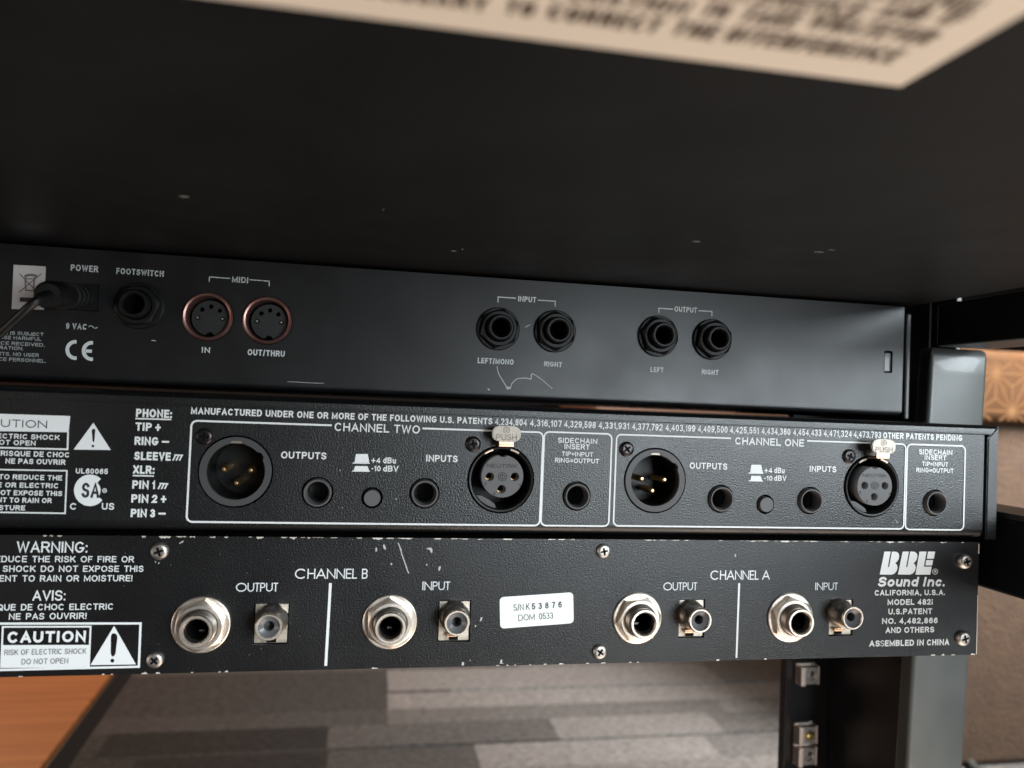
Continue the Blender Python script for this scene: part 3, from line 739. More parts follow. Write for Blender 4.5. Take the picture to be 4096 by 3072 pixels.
holes = [circ(x, z, .0118, 56) for x, z in male] + [circ(x, z, .0118, 56) for x, z in fem] + [circ(x, z, .0052, 32) for x, z in jm] + [circ(x, z, .0036, 28) for x, z in btn]
holed(bm, [(-.172, zpb + .0035), (xpR, zpb + .0035), (xpR, zpt + .001), (-.172, zpt + .001)], holes, Dm, Dm + .0012)
prev = None
for k in range(9):
    t = R(90 * k / 8); y = Dm + .0033 * (1 - math.cos(t)); z = zpb + .0035 - .0035 * math.sin(t)
    cur = (bm.verts.new((-.172, y, z)), bm.verts.new((xpR, y, z)))
    if prev:
        f_ = bm.faces.new((prev[0], prev[1], cur[1], cur[0])); f_.smooth = True
    prev = cur
cur = (bm.verts.new((-.172, Dm + .15, zpb)), bm.verts.new((xpR, Dm + .15, zpb))); bm.faces.new((prev[0], prev[1], cur[1], cur[0]))
pM = obj('rear_panel', bm, M['coat_mid'], cp)
# top cover: plate with a folded lip in front of the panel
bm = B()
lipb = zpt + .0002
prof = [(Dm + .0006, lipb), (Dm - .0010, lipb), (Dm - .0011, lipb + .0004), (Dm - .00095, ztm - .0014), (Dm - .0004, ztm - .0006), (Dm + .0006, ztm - .0001), (Dm + .0018, ztm), (Dm + .165, ztm), (Dm + .165, ztm - .0012), (Dm + .0025, ztm - .0012), (Dm + .0006, ztm - .0025)]
wl = xfR - xfL
rings = []
for k, xx in enumerate((-.174, 1)):
    ring = []
    for y, z in prof:
        x_ = xx if k == 0 else xfR - .0002 - min(wl, max(0, ztm - z)) * 1.02 * (1 if y < Dm + .003 else 0)
        ring.append(bm.verts.new((x_, y, z)))
    rings.append(ring)
n = len(prof)
for i in range(n): bm.faces.new((rings[0][i], rings[0][(i + 1) % n], rings[1][(i + 1) % n], rings[1][i]))
bm.faces.new(rings[0]); bm.faces.new(rings[1][::-1])
bmesh.ops.recalc_face_normals(bm, faces=bm.faces)
obj('top_cover', bm, M['coat_mid'], cp, smooth=True, angle=30)
bm = B()
prism(bm, [(xfL, zfb), (xfR, zfb), (xfR, ztm - .0004), (xfR - .0004, ztm - .0005), (xfL, ztm - wl - .0003)], Dm - .0010, Dm + .0008)
bmesh.ops.bevel(bm, geom=[e for e in bm.edges if all(v.co.y < Dm for v in e.verts)], offset=.0004, segments=2, affect='EDGES')
box(bm, xfR - .0011, xfR, Dm + .0008, Dm + .165, zfb, ztm - .0014)
obj('side_cover', bm, M['coat_mid'], cp)
obj('chassis', box(B(), -.1715, xpR - .0005, Dm + .026, Dm + .16, zpb + .0004, ztm - .0020), M['void'], cp)
obj('front_plate', box(B(), -.2125, .2700, Dm + .1660, Dm + .1690, zpb + .0002, ztm - .0004, .0005), M['coat_mid'], cp)
for X, Z in jm:
    y0 = Dm - JM
    obj('jack_socket', revolve(B(), [(.0046, Dm + .010), (.0046, y0 + .0005), (.0043, y0), (.0040, y0), (.0036, y0 + .0008), (.0034, y0 + .003), (.0034, Dm + .014), (0, Dm + .014)], X, Z, 40), M['plastic_grey'], cp, smooth=True)
    obj('socket_surround', revolve(B(), [(.0062, Dm + .004), (.0030, Dm + .004)], X, Z, 24), M['void'], cp)
for X, Z in btn:
    obj('push_button', revolve(B(), [(.0028, Dm + .006), (.0028, Dm - .0008), (.0026, Dm - .0012), (0, Dm - .0012)], X, Z, 32), M['plastic_grey'], cp, smooth=True, angle=40)
    obj('button_surround', revolve(B(), [(.0045, Dm + .0045), (.0020, Dm + .0045)], X, Z, 24), M['void'], cp)
def xlr_male(X, Z, pinpx):
    y0 = Dm - .0005
    # outer ring with latch window and key notch
    inner = []
    for k in range(72):
        a = 5 * k; r_ = .0092
        if 76 <= a <= 104: r_ = .0100
        if 30 <= a <= 44: r_ = .0099
        inner.append((X + r_ * math.cos(R(a)), Z + r_ * math.sin(R(a))))
    bm = B(); holed(bm, circ(X, Z, .0112, 64), [inner], y0, Dm + .0030)
    o = obj('xlr_output_connector', bm, M['plastic_ring'], cp, origin=(X, Dm, Z))
    obj('connector_cup', revolve(B(), [(.0094, y0 + .003), (.0093, Dm + .013), (.0088, Dm + .0148), (0, Dm + .0148)], X, Z, 48), M['plastic'], o, smooth=True)
    lw = B(); box(lw, X - .0026, X + .0022, y0 + .0006, y0 + .0012, Z + .0091, Z + .0100, .0001)
    obj('latch_plate', lw, M['tab'], o)
    for px_, py_ in pinpx:
        px2, pz2 = xz(px_, py_, Dm + .003)
        obj('contact_pin', revolve(B(), [(0, Dm + .0026), (.0005, Dm + .0027), (.00095, Dm + .0032), (.00115, Dm + .0042), (.00115, Dm + .0147)], px2, pz2, 20), M['gold'], o, smooth=True)
xlr_male(*male[0], ((895, 1877), (1003, 1881), (946, 1933)))
xlr_male(*male[1], ((2567, 1915), (2658, 1919), (2609, 1963)))
def xlr_female(X, Z, ins_px, hole_px, tab_px, neck_px, txt_px, wpx):
    bm = B(); revolve(bm, [(.0113, Dm + .004), (.0113, Dm - .0004), (.0111, Dm - .0007), (.0106, Dm - .0006), (.0104, Dm - .0001), (.0103, Dm + .016), (0, Dm + .016)], X, Z, 64)
    o = obj('xlr_input_connector', bm, M['plastic'], cp, smooth=True, origin=(X, Dm, Z))
    yf = Dm - .0008
    ix, iz = xz(*ins_px, yf)
    hs = [xz(*h, yf) for h in hole_px]
    out = []
    for k in range(64):
        a = 360 * k / 64; r_ = .0073 if not (84 < a < 98) else .0066
        out.append((ix + r_ * math.cos(R(a)), iz + r_ * math.sin(R(a))))
    bm = B(); holed(bm, out, [circ(hx, hz, .0015, 20) for hx, hz in hs], yf, Dm + .012)
    ins = obj('socket_insert', bm, M['plastic_grey'], o)
    for hx, hz in hs:
        obj('contact_sleeve', revolve(B(), [(.0011, Dm + .0025), (.0014, Dm + .0025), (.0014, Dm + .008), (.0011, Dm + .008), (.0011, Dm + .0025)], hx, hz, 16, 0, 360), M['gold'], o)
    # moulded maker name and ring logo on the insert
    q = Print(yf, o, .00006)
    x0, x1, yb_ = txt_px
    q.t('NEUTRIK', x0, yb_ - 1, x1, yb_ + 1, wpx, 'plastic', wt=.13, name='moulded_lettering', shear=.15)
    lc = (sum(h[0] for h in hole_px[:2]) / 2 + 0, sum(h[1] for h in hole_px[:2]) / 2)
    rr_ = wpx * 1.1
    bm = B(); q.line(pcirc(lc[0], lc[1], rr_, 18), 2.2, closed=True, bm=bm); q.line([(lc[0], lc[1] - rr_ * .8), (lc[0], lc[1] + rr_ * .8)], 2, bm=bm)
    q.line(pcirc(lc[0], lc[1], rr_ * .55, 8, 110, 250), 2, bm=bm); q.line(pcirc(lc[0], lc[1], rr_ * .55, 8, -70, 70), 2, bm=bm)
    obj('moulded_logo', bm, M['plastic'], o)
    for (n_, hx, hy) in (('2', hole_px[0][0] - 22, hole_px[0][1] + 34), ('1', hole_px[1][0] + 14, hole_px[1][1] + 40), ('3', hole_px[2][0] - 34, hole_px[2][1] + 24)):
        q.t(n_, hx, hy, hx + 7, hy, 12, 'plastic', wt=.14, name='moulded_lettering')
    # key block at the bottom left inside the cup
    bm = B(); prism(bm, [(X + r_ * math.cos(R(a)), Z + r_ * math.sin(R(a))) for r_, a in [(.0101, t) for t in range(215, 266, 6)] + [(.0088, 258), (.0082, 240), (.0088, 222)]], Dm + .0008, Dm + .004)
    obj('key_block', bm, M['plastic_grey'], o)
    # wire guard clips each side of the tab
    for s in (-1, 1):
        bm = B(); a_ = [(X + .0108 * math.cos(R(t)), Dm - .0009, Z + .0108 * math.sin(R(t))) for t in ([108, 114, 120, 125] if s < 0 else [58, 63, 69, 75])]
        obj('spring_clip', tube(bm, a_, .00042, 8), M['chrome'], o, smooth=True)
    # push tab
    (tx0, ty0, tx1, ty1), (nx0, ny0, nx1, ny1) = tab_px, neck_px
    yt = Dm - .0062
    a0, a1 = xz(tx0, (ty0 + ty1) / 2, yt), xz(tx1, (ty0 + ty1) / 2, yt)
    ztop_, zbot_ = xz((tx0 + tx1) / 2, ty0, yt)[1], xz((tx0 + tx1) / 2, ty1, yt)[1]
    xm, zm = (a0[0] + a1[0]) / 2, (ztop_ + zbot_) / 2; hw, hh = (a1[0] - a0[0]) / 2, (ztop_ - zbot_) / 2
    sh = []
    for k in range(40):
        t = 2 * math.pi * k / 40; c, s = math.cos(t), math.sin(t)
        sh.append((xm + hw * abs(c) ** .62 * (1 if c > 0 else -1), zm + hh * abs(s) ** .78 * (1 if s > 0 else -1)))
    bm = B(); prism(bm, sh, yt, yt + .0012)
    bmesh.ops.bevel(bm, geom=[e for e in bm.edges if all(abs(v.co.y - yt) < 1e-6 for v in e.verts)], offset=.00025, segments=2, affect='EDGES')
    tb_ = obj('push_tab', bm, M['tab'], o, smooth=True, angle=50)
    # stem back to the connector
    n0, n1 = xz(nx0, ny1, yt + .0006), xz(nx1, ny1, yt + .0006)
    bm = B(); box(bm, n0[0], n1[0], yt + .0007, yt + .0015, n0[1], zbot_ + .0012, .0001); box(bm, n0[0], n1[0], yt + .0007, Dm + .003, n0[1] - .0005, n0[1] + .0003, .0001)
    obj('tab_stem', bm, M['tabneck'], o)
    q = Print(yt, tb_ and o, .00006)
    wtx = tx1 - tx0; hty = ty1 - ty0
    q.t('PUSH', tx0 + wtx * .13, ty1 - hty * .12, tx1 - wtx * .15, ty1 - hty * .10, hty * .36, 'emboss', wt=.12, name='embossed_lettering')
    bm = B(); cx_, cy_ = tx0 + wtx * .49, ty0 + hty * .25
    q.line(pcirc(cx_, cy_, hty * .20, 18), 1.8, closed=True, bm=bm); q.line([(cx_, cy_ - hty * .15), (cx_, cy_ + hty * .15)], 1.8, bm=bm)
    q.line(pcirc(cx_, cy_, hty * .1, 8, 110, 250), 1.6, bm=bm); q.line(pcirc(cx_, cy_, hty * .1, 8, -70, 70), 1.6, bm=bm)
    obj('embossed_logo', bm, M['emboss'], o)
xlr_female(*fem[0], (2010, 1905), ((1960, 1907), (2060, 1907), (2007, 1957)), (1969, 1703, 2085, 1768), (1996, 1767, 2055, 1780), (1946, 2068, 1871), 15)
xlr_female(*fem[1], (3499, 1945), ((3459, 1942), (3540, 1943), (3497, 1987)), (3489, 1757, 3584, 1816), (3507, 1816, 3559, 1828), (3450, 3546, 1909), 13)
for x, y in ((818, 1746), (1892, 1776), (2506, 1796), (3395, 1825)): panel_screw(cp, x, y, Dm, .0027, 'screw_black', random.uniform(0, 90), .0010)
# print
P = Print(Dm, pM)
c4 = lambda pts: [(x / 1.7015, 1550 + y / 1.7015) for x, y in pts]
bm = B()
P.poly([(-160, 1650), (282, 1664), (275, 1729), (-160, 1722)])
PI_ = Print(Dm, pM, .0002)
PI_.t('CAUTION', -88, 1706, 189, 1712, 31, 'ink', wt=.12)
P.line([(273, 1728), (271, 1797), (-60, 1789)], 6)
P.t('RISK OF ELECTRIC SHOCK', -200, 1750, 239, 1758, 20, wt=.2); P.t('DO NOT OPEN', -88, 1777, 143, 1782, 20, wt=.2)
P.t('RISQUE DE CHOC', 3, 1824, 279, 1829, 21, wt=.2); P.t('NE PAS OUVRIR', 22, 1855, 262, 1858, 21, wt=.2)
P.line([(-60, 1877), (268, 1883), (261, 2053), (-60, 2048)], 5)
for s, x0, x1, y in (('TO REDUCE THE', -4, 249, 1920), ('RISK OF FIRE OR ELECTRIC', -205, 235, 1951), ('SHOCK, DO NOT EXPOSE THIS', -200, 249, 1982), ('EQUIPMENT TO RAIN OR', -142, 207, 2011), ('MOISTURE', -66, 101, 2041)):
    P.t(s, x0, y - (x1 - x0) * .008, x1, y, 20, wt=.2)
ex = [(367, 1722), (370, 1717), (375, 1715), (380, 1717), (382, 1722), (378, 1765), (375, 1769), (371, 1765)]
P.poly([(374, 1691), (444, 1800), (295, 1798)], holes=[ex, pcirc(372, 1784, 5.5, 12)], name='warning_triangle')
P.t('UL60065', 303, 1894, 432, 1896, 21, wt=.19)
cx, cy = 361, 1961
P.line([(cx + 51 * math.cos(R(a)), cy + 51 * math.sin(R(a))) for a in range(38, 323, 12)], 22, name='certification_mark')
P.poly(pcirc(cx + 1, cy, 44, 36), 'ink', 'certification_mark', lift=.00004)
P.poly(pcirc(cx + 2, cy, 40, 36), 'print', 'certification_mark', lift=.00008)
PI_.t('SA', cx - 35, cy + 30, cx + 37, cy + 30, 60, 'ink', wt=.17, gap=.08, name='certification_mark')
P.line(pcirc(419, 1962, 8, 14), 2.5, closed=True, name='registered_mark'); P.t('R', 416, 1966, 423, 1966, 8, wt=.2)
P.t('C', 280, 2038, 307, 2038, 26, wt=.18); P.t('US', 407, 2038, 457, 2039, 27, wt=.18)
for s, x0, x1, y in (('PHONE:', 544, 688, 1670), ('TIP +', 542, 643, 1724), ('RING _', 538, 676, 1781), ('SLEEVE', 537, 683, 1841), ('XLR:', 532, 618, 1895), ('PIN 1', 529, 620, 1955), ('PIN 2 +', 525, 665, 2011), ('PIN 3 _', 523, 663, 2069)):
    P.t(s, x0, y - 1, x1, y + 1, 33, wt=.22, gap=.1, space=.26)
P.line([(542, 1674), (686, 1678)], 5); P.line([(531, 1902), (616, 1904)], 5)
for gx_, gy_ in ((690, 1842), (631, 1956)):
    P.line([(gx_ + 10, gy_ - 22), (gx_ + 40, gy_ - 21)], 5, ext=True)
    for k in range(3): P.line([(gx_ + 12 + 13 * k, gy_ - 20), (gx_ + 2 + 13 * k, gy_)], 5)
P.t('MANUFACTURED UNDER ONE OR MORE OF THE FOLLOWING U.S. PATENTS', 764, 1656, 1969, 1698, 26, wt=.20, space=.36)
nums = '4,234,804 4,316,107 4,329,598 4,331,931 4,377,792 4,403,199 4,409,500 4,425,551 4,434,380 4,454,433 4,471,324 4,473,793'.split()
ends = [(1979, 2107), (2119, 2246), (2256, 2382), (2393, 2515), (2527, 2649), (2661, 2780), (2790, 2909), (2918, 3034), (3045, 3160), (3171, 3284), (3293, 3406), (3413, 3523)]
for s, (x0, x1) in zip(nums, ends):
    f = lambda x: 1656 + (x - 764) * .0352
    P.t(s, x0, f(x0), x1, f(x1), 26, wt=.15)
P.t('OTHER PATENTS PENDING', 3531, 1753, 3847, 1764, 24, wt=.20)
def pframe(x0t, yt0, x1t, yt1, x0b, yb0, x1b, yb1, w_, gaps=None):
    """rounded printed frame given by its corner pixels, with an optional gap in the top edge"""
    a, b, c, d = xz(x0t, yt0, Dm), xz(x1t, yt1, Dm), xz(x0b, yb0, Dm), xz(x1b, yb1, Dm)
    X0, X1 = (a[0] + c[0]) / 2, (b[0] + d[0]) / 2; Zt, Zb = (a[1] + b[1]) / 2, (c[1] + d[1]) / 2
    r = .0018; t = w_ * Dm / FPX
    pts = rrect(X0, X1, Zb, Zt, r, 6)
    bm = B()
    if gaps:
        g0, g1 = xz(gaps[0], (yt0 + yt1) / 2, Dm)[0], xz(gaps[1], (yt0 + yt1) / 2, Dm)[0]
        seq = pts[7:] + pts[:7]       # starts at the top left corner, runs anticlockwise to the top right
        ribbon(bm, [(g0, Zt)] + seq + [(g1, Zt)], t, P.y, ext=False)
    else: ribbon(bm, pts, t, P.y, closed=True)
    obj('printed_frame', bm, M['print'], pM)
pframe(768, 1683, 2170, 1729, 745, 2088, 2160, 2101, 7, (1327, 1690))
pframe(2176, 1727, 2444, 1736, 2164, 2101, 2437, 2105, 6.5)
pframe(2465, 1738, 3621, 1776, 2454, 2101, 3614, 2117, 6.5, (2923, 3226))
pframe(3628, 1777, 3860, 1784, 3620, 2117, 3852, 2120, 6.5)
P.t('CHANNEL TWO', 1338, 1724, 1679, 1734, 33, wt=.16); P.t('CHANNEL ONE', 2939, 1778, 3215, 1786, 29, wt=.18)
P.t('OUTPUTS', 1124, 1833, 1305, 1838, 28, wt=.18); P.t('OUTPUTS', 2757, 1875, 2908, 1879, 26, wt=.19)
P.t('INPUTS', 1704, 1846, 1830, 1849, 27, wt=.18); P.t('INPUTS', 3237, 1886, 3344, 1890, 24, wt=.19)
P.t('+4', 1485, 1852, 1521, 1853, 22, wt=.18); P.t('dBu', 1532, 1853, 1583, 1854, 24, wt=.18)
P.t('-10', 1485, 1884, 1522, 1885, 22, wt=.18); P.t('dBV', 1532, 1886, 1593, 1887, 24, wt=.18)
P.t('+4', 3056, 1891, 3088, 1892, 20, wt=.18); P.t('dBu', 3095, 1892, 3137, 1893, 22, wt=.18)
P.t('-10', 3055, 1922, 3088, 1923, 20, wt=.18); P.t('dBV', 3095, 1923, 3144, 1924, 22, wt=.18)
for q in ([(1424, 1816), (1471, 1816), (1477, 1850), (1418, 1850)], [(1410, 1850), (1479, 1851), (1479, 1855), (1410, 1854)], [(1420, 1864), (1470, 1865), (1477, 1883), (1415, 1882)], [(1409, 1882), (1479, 1883), (1479, 1887), (1409, 1886)],
          [(3005, 1859), (3044, 1859), (3051, 1891), (3000, 1890)], [(2994, 1890), (3053, 1891), (3053, 1895), (2994, 1894)], [(3005, 1903), (3042, 1904), (3048, 1922), (3001, 1921)], [(2994, 1921), (3051, 1922), (3051, 1926), (2994, 1925)]):
    P.poly(q, name='switch_symbol')
P.t('SIDECHAIN', 2231, 1771, 2388, 1776, 21, wt=.17); P.t('INSERT', 2257, 1796, 2358, 1799, 21, wt=.17)
P.t('TIP=INPUT', 2246, 1824, 2372, 1827, 18, wt=.17); P.t('RING=OUTPUT', 2219, 1850, 2395, 1854, 19, wt=.17)
P.t('SIDECHAIN', 3674, 1817, 3808, 1821, 21, wt=.19); P.t('INSERT', 3697, 1839, 3784, 1842, 20, wt=.19)
P.t('TIP=INPUT', 3687, 1864, 3791, 1867, 18, wt=.19); P.t('RING=OUTPUT', 3664, 1888, 3813, 1893, 18, wt=.19)
for pts in ([(1582, 1995), (1586, 1993), (1588, 1997), (1583, 1999)], [(1358, 1880), (1364, 1880), (1362, 1884), (1358, 1883)], [(1367, 2029), (1372, 2029), (1371, 2033)], [(3657, 2052), (3661, 2052), (3660, 2056)], [(3896, 1737), (3901, 1737), (3899, 1740)], [(436, 1594), (440, 1594), (438, 1598)], [(3760, 1923), (3767, 1927), (3765, 1929)]):
    P.poly(pts, 'scratch', 'dust_speck')
P.line([(3578, 2078), (3586, 2085), (3590, 2090), (3583, 2091)], 2, 'scratch', 'scratch')

# ================================================================== BOTTOM 1U
Db = .262
mx = thing('sonic_enhancer', (.06, Db, Z0 - .0902), 'bottom rack unit with scuffed edges, silver jack nuts and a white serial number label', 'audio unit')
zt, zb = xz(2400, 2158, Db)[1], xz(2400, 2654, Db)[1]
zt = (xz(700, 2143, Db)[1] + xz(3900, 2170, Db)[1]) / 2; zb = (xz(700, 2692, Db)[1] + xz(3900, 2619, Db)[1]) / 2
xr = xz(3911, 2390, Db)[0]
HB = .0080
tips = [(783, 2527), (1562, 2514), (2580, 2497), (3206, 2493)]
jb = [xz(x, y, Db - HB) for x, y in tips]
HR = .0088
rt = [(1074, 2510), (1829, 2493), (2803, 2484), (3414, 2473)]
rb = [xz(x, y, Db - HR) for x, y in rt]
rrc = []
for (x0, y0, x1, y1) in ((1017, 2413, 1151, 2577), (1755, 2403, 1879, 2567), (2717, 2398, 2817, 2551), (3319, 2398, 3411, 2543)):
    a, b = xz(x0, y0, Db), xz(x1, y1, Db); rrc.append((a[0], b[0], b[1], a[1]))
bm = B()
xl = -.150
holed(bm, [(xl, zb), (xr, zb), (xr, zt), (xl, zt)], [[(r[0], r[2]), (r[1], r[2]), (r[1], r[3]), (r[0], r[3])] for r in rrc] + [circ(x, z, .0060, 28) for x, z in jb], Db, Db + .0013)
pB = obj('rear_panel', bm, M['coat_low'], mx)
obj('casing', box(B(), xl, xr - .0010, Db + .0130, Db + .165, zb + .0006, zt - .0006, .0004), M['coat_low'], mx)
bm = B(); box(bm, xl, xr - .001, Db + .0014, Db + .0130, zt - .0017, zt - .0006); box(bm, xl, xr - .001, Db + .0014, Db + .0130, zb + .0006, zb + .0017); box(bm, xr - .002, xr - .001, Db + .0014, Db + .0130, zb + .0018, zt - .0018)
obj('casing_flange', bm, M['coat_low'], mx)
obj('front_plate', box(B(), -.2125, .2700, Db + .1660, Db + .1690, zb + .0002, zt + .0002, .0005), M['coat_low'], mx)
def steel_jack(X, Z, rot, nutrot):
    # threaded barrel
    y0 = Db - HB; prof = [(.0055, Db + .004)]
    y = Db - .0035
    prof.append((.0055, y))
    while y > y0 + .0018:
        prof += [(.0055, y), (.0051, y - .00035)]; y -= .0007
    prof += [(.0052, y0 + .0012), (.0052, y0 + .0005), (.0049, y0), (.0042, y0), (.0037, y0 + .0006), (.0035, y0 + .0022), (.0034, y0 + .0040)]
    o = obj('jack_socket', revolve(B(), prof, X, Z, 40), M['thread'], mx, smooth=True, origin=(X, Db, Z), angle=25)
    obj('bore', revolve(B(), [(.00338, y0 + .0030), (.0033, Db + .008), (0, Db + .008)], X, Z, 32), M['void'], o, smooth=True)  # lining coloured near-black so the bore looks shaded inside
    obj('contact_spring', box(B(), X - .0010, X + .0012, Db + .001, Db + .005, Z - .0030, Z - .0020, .0003), M['thread'], o)
    obj('barrel_rim', revolve(B(), [(.0050, y0 + .0003), (.0049, y0 - .0001), (.0042, y0 - .0001), (.0038, y0 + .0005)], X, Z, 40), M['chrome'], o, smooth=True)
    obj('washer', washer(B(), X, Z, .0090, .0057, Db - .0001, Db - .0009), M['chrome'], o, smooth=True, angle=30)
    obj('hex_nut', hexnut(B(), X, Z, .0083, Db - .0010, Db - .0036, .0056, nutrot), M['chrome'], o, smooth=True, angle=20)
    return o
for (X, Z), rot in zip(jb, (22, 32, 8, 40)): steel_jack(X, Z, 0, rot)
def rca(X, Z, rc):
    x0, x1, z0, z1 = rc
    bm = B(); box(bm, x0 + .0003, x1 - .0004, Db + .0006, Db + .0016, z0 + .0003, z1 - .0004, .0002)
    bm2 = bm
    o = obj('phono_socket', bm2, M['rcaplate'], mx, origin=((x0 + x1) / 2, Db, (z0 + z1) / 2))
    obj('socket_notch', box(B(), X - .0014, X + .0016, Db + .0003, Db + .0005, z0 + .0006, z0 + .0020), M['void'], o)
    obj('solder_lug', box(B(), X - .0026, X + .0010, Db - .0014, Db + .0005, z0 + .0022, z0 + .0034, .0002), M['tabneck'], o)
    y0 = Db - HR
    obj('socket_collar', revolve(B(), [(.0052, Db + .0008), (.0051, Db - .0010), (.0046, Db - .0026), (.0042, Db - .0030), (.0042, y0 + .0012), (.0044, y0 + .0010)], X, Z, 40), M['thread'], o, smooth=True, angle=50)
    obj('socket_rim', revolve(B(), [(.0042, y0 + .0012), (.0042, y0 + .0003), (.0040, y0), (.0036, y0), (.0033, y0 + .0004)], X, Z, 40), M['chrome'], o, smooth=True)
    obj('insulator', revolve(B(), [(.0035, y0 + .0004), (.0031, y0 + .0009), (.0019, y0 + .0013), (.0016, y0 + .0016), (.0016, y0 + .006), (0, y0 + .006)], X, Z, 32), M['plastic_ins'], o, smooth=True)
M['plastic_ins'] = mat('grey insulator', (0.10, 0.10, 0.105), 0.28)
for (X, Z), r in zip(rb, rrc): rca(X, Z, r)
for x, y, r_ in ((639, 2204, .0028), (621, 2638, .0026), (2412, 2203, .0026), (2397, 2605, .0026)): panel_screw(mx, x, y, Db, r_, 'screw', random.uniform(10, 80), .0015)
for x, y in ((3852, 2243), (3845, 2550)): panel_screw(mx, x, y, Db, .0030, 'screw', 15, .0022)
P = Print(Db, pB)
P.t('WARNING:', 67, 2208, 350, 2212, 44, wt=.14, gap=.1)
P.t('TO REDUCE THE RISK OF FIRE OR', -118, 2247, 536, 2250, 25, wt=.16, space=.5)
P.t('ELECTRIC SHOCK DO NOT EXPOSE THIS', -195, 2286, 574, 2288, 25, wt=.16, space=.5)
P.t('EQUIPMENT TO RAIN OR MOISTURE!', -150, 2325, 530, 2326, 25, wt=.16, space=.5)
P.t('AVIS:', 130, 2402, 262, 2402, 41, wt=.14, gap=.1)
P.t('RISQUE DE CHOC ELECTRIC', -75, 2440, 454, 2440, 25, wt=.16, space=.5)
P.t('NE PAS OUVRIR!', 36, 2477, 347, 2476, 25, wt=.16, space=.5)
P.line([(-120, 2494), (563, 2493), (556, 2666), (-120, 2682)], 8)
P.line([(12, 2507), (363, 2506), (356, 2666), (5, 2668)], 6, closed=True)
P.t('CAUTION', 30, 2570, 343, 2568, 45, wt=.22)
P.poly([(10, 2580), (358, 2579), (354, 2666), (4, 2668)])
PI_ = Print(Db, pB, .0002)
PI_.t('RISK OF ELECTRIC SHOCK', 18, 2618, 346, 2616, 22, 'ink_grey', wt=.13); PI_.t('DO NOT OPEN', 87, 2656, 274, 2654, 22, 'ink_grey', wt=.13)
drop = [(444, 2545), (447, 2536), (454, 2532), (462, 2534), (469, 2540), (470, 2552), (463, 2612), (459, 2622), (452, 2626), (446, 2622), (443, 2612)]
P.poly([(457, 2503), (544, 2657), (362, 2660)], holes=[drop, pcirc(450, 2642, 8, 14)], name='warning_triangle')
av = dict(wt=.115, geo=True, gap=.07)
P.t('CHANNEL B', 1179, 2316, 1470, 2313, 40, **av); P.t('OUTPUT', 943, 2367, 1111, 2365, 35, **av); P.t('INPUT', 1689, 2361, 1799, 2359, 34, **av)
P.t('CHANNEL A', 2840, 2320, 3078, 2317, 37, **av); P.t('OUTPUT', 2652, 2362, 2787, 2360, 32, **av); P.t('INPUT', 3260, 2361, 3350, 2359, 30, **av)
P.line([(1322, 2332), (1303, 2663)], 10.5); P.line([(2956, 2332), (2945, 2631)], 8.5)
# block letter emblem, top right
k = lambda pts: [(3200 + x / 2.469, 2100 + y / 2.469) for x, y in pts]
def emb(pts): P.poly(k(pts), name='maker_emblem')
def bee(o_):
    emb([(832 + o_, 262), (893 + o_, 262), (865 + o_, 415), (878 + o_, 415), (906 + o_, 262), (950 + o_, 264), (972 + o_, 280), (978 + o_, 305), (972 + o_, 338), (955 + o_, 362), (938 + o_, 375), (955 + o_, 392), (962 + o_, 420), (952 + o_, 455), (930 + o_, 480), (900 + o_, 490), (785 + o_, 488)])
bee(0); bee(180)
emb([(1178, 262), (1248, 262), (1222, 410), (1298, 410), (1284, 490), (1138, 490)])
emb([(1262, 262), (1332, 262), (1320, 332), (1250, 332)]); emb([(1245, 345), (1312, 345), (1304, 398), (1236, 398)])
P.line(pcirc(3739, 2286, 10.5, 18), 2.2, closed=True, name='registered_mark'); P.t('R', 3735, 2291, 3744, 2291, 10, wt=.18)
P.t('Sound', 3508, 2346, 3668, 2346, 39, wt=.23, shear=.22, gap=.1); P.t('Inc.', 3690, 2346, 3780, 2345, 38, wt=.23, shear=.22, gap=.1)
bb = dict(wt=.22)
P.t('CALIFORNIA, U.S.A.', 3497, 2382, 3780, 2380, 22, **bb); P.t('MODEL 482i', 3549, 2420, 3731, 2418, 23, **bb); P.t('U.S.PATENT', 3552, 2457, 3727, 2456, 23, **bb)
P.t('NO. 4,482,866', 3527, 2495, 3749, 2493, 23, **bb); P.t('AND OTHERS', 3541, 2532, 3735, 2529, 23, **bb)
P.t('AS', 3476, 2586, 3518, 2585, 24, **bb); P.t('S', 3520, 2585, 3535, 2585, 24, wt=.12); P.t('EMBLED IN CHINA', 3538, 2584, 3795, 2580, 24, **bb)
# serial label
lab = obj('serial_label', B(), M['paper'], mx) if False else None
q = [xz(x, y, Db) for x, y in ((1996, 2389), (2290, 2369), (2296, 2492), (2003, 2513))]
X0 = sum(p[0] for p in q) / 4; Z0l = sum(p[1] for p in q) / 4
ang = math.atan2(q[1][1] - q[0][1], q[1][0] - q[0][0]); wl_, hl_ = math.dist(q[0], q[1]) / 2, math.dist(q[1], q[2]) / 2
ca, sa = math.cos(ang), math.sin(ang)
loc2 = lambda u, v: (X0 + u * ca - v * sa, Z0l + u * sa + v * ca)
bm = prism(B(), [loc2(u, v) for u, v in rrect(-wl_, wl_, -hl_, hl_, .0014, 5)], Db - .0002, Db - .00005)
lab = obj('serial_label', bm, M['paper'], mx)
def ltext(s, u0, u1, v, h, wt=.10):
    bm = B(); text(bm, s, (u1 - u0), h, lambda u, vv, l: (loc2(u0 + u, v + vv)[0], Db - .00028 - l, loc2(u0 + u, v + vv)[1]), wt=wt)
    obj('lettering', bm, M['ink'], lab)
sc_ = Db / FPX * 1.0
uu = lambda x: (x - 2148) * sc_ * 1.01
ltext('S/N K', uu(2052), uu(2118), .0004, 26 * sc_, .09)
for i, ch in enumerate('53876'): ltext(ch, uu(2127 + i * 27.5), uu(2141 + i * 27.5), .0004, 25 * sc_, .16)
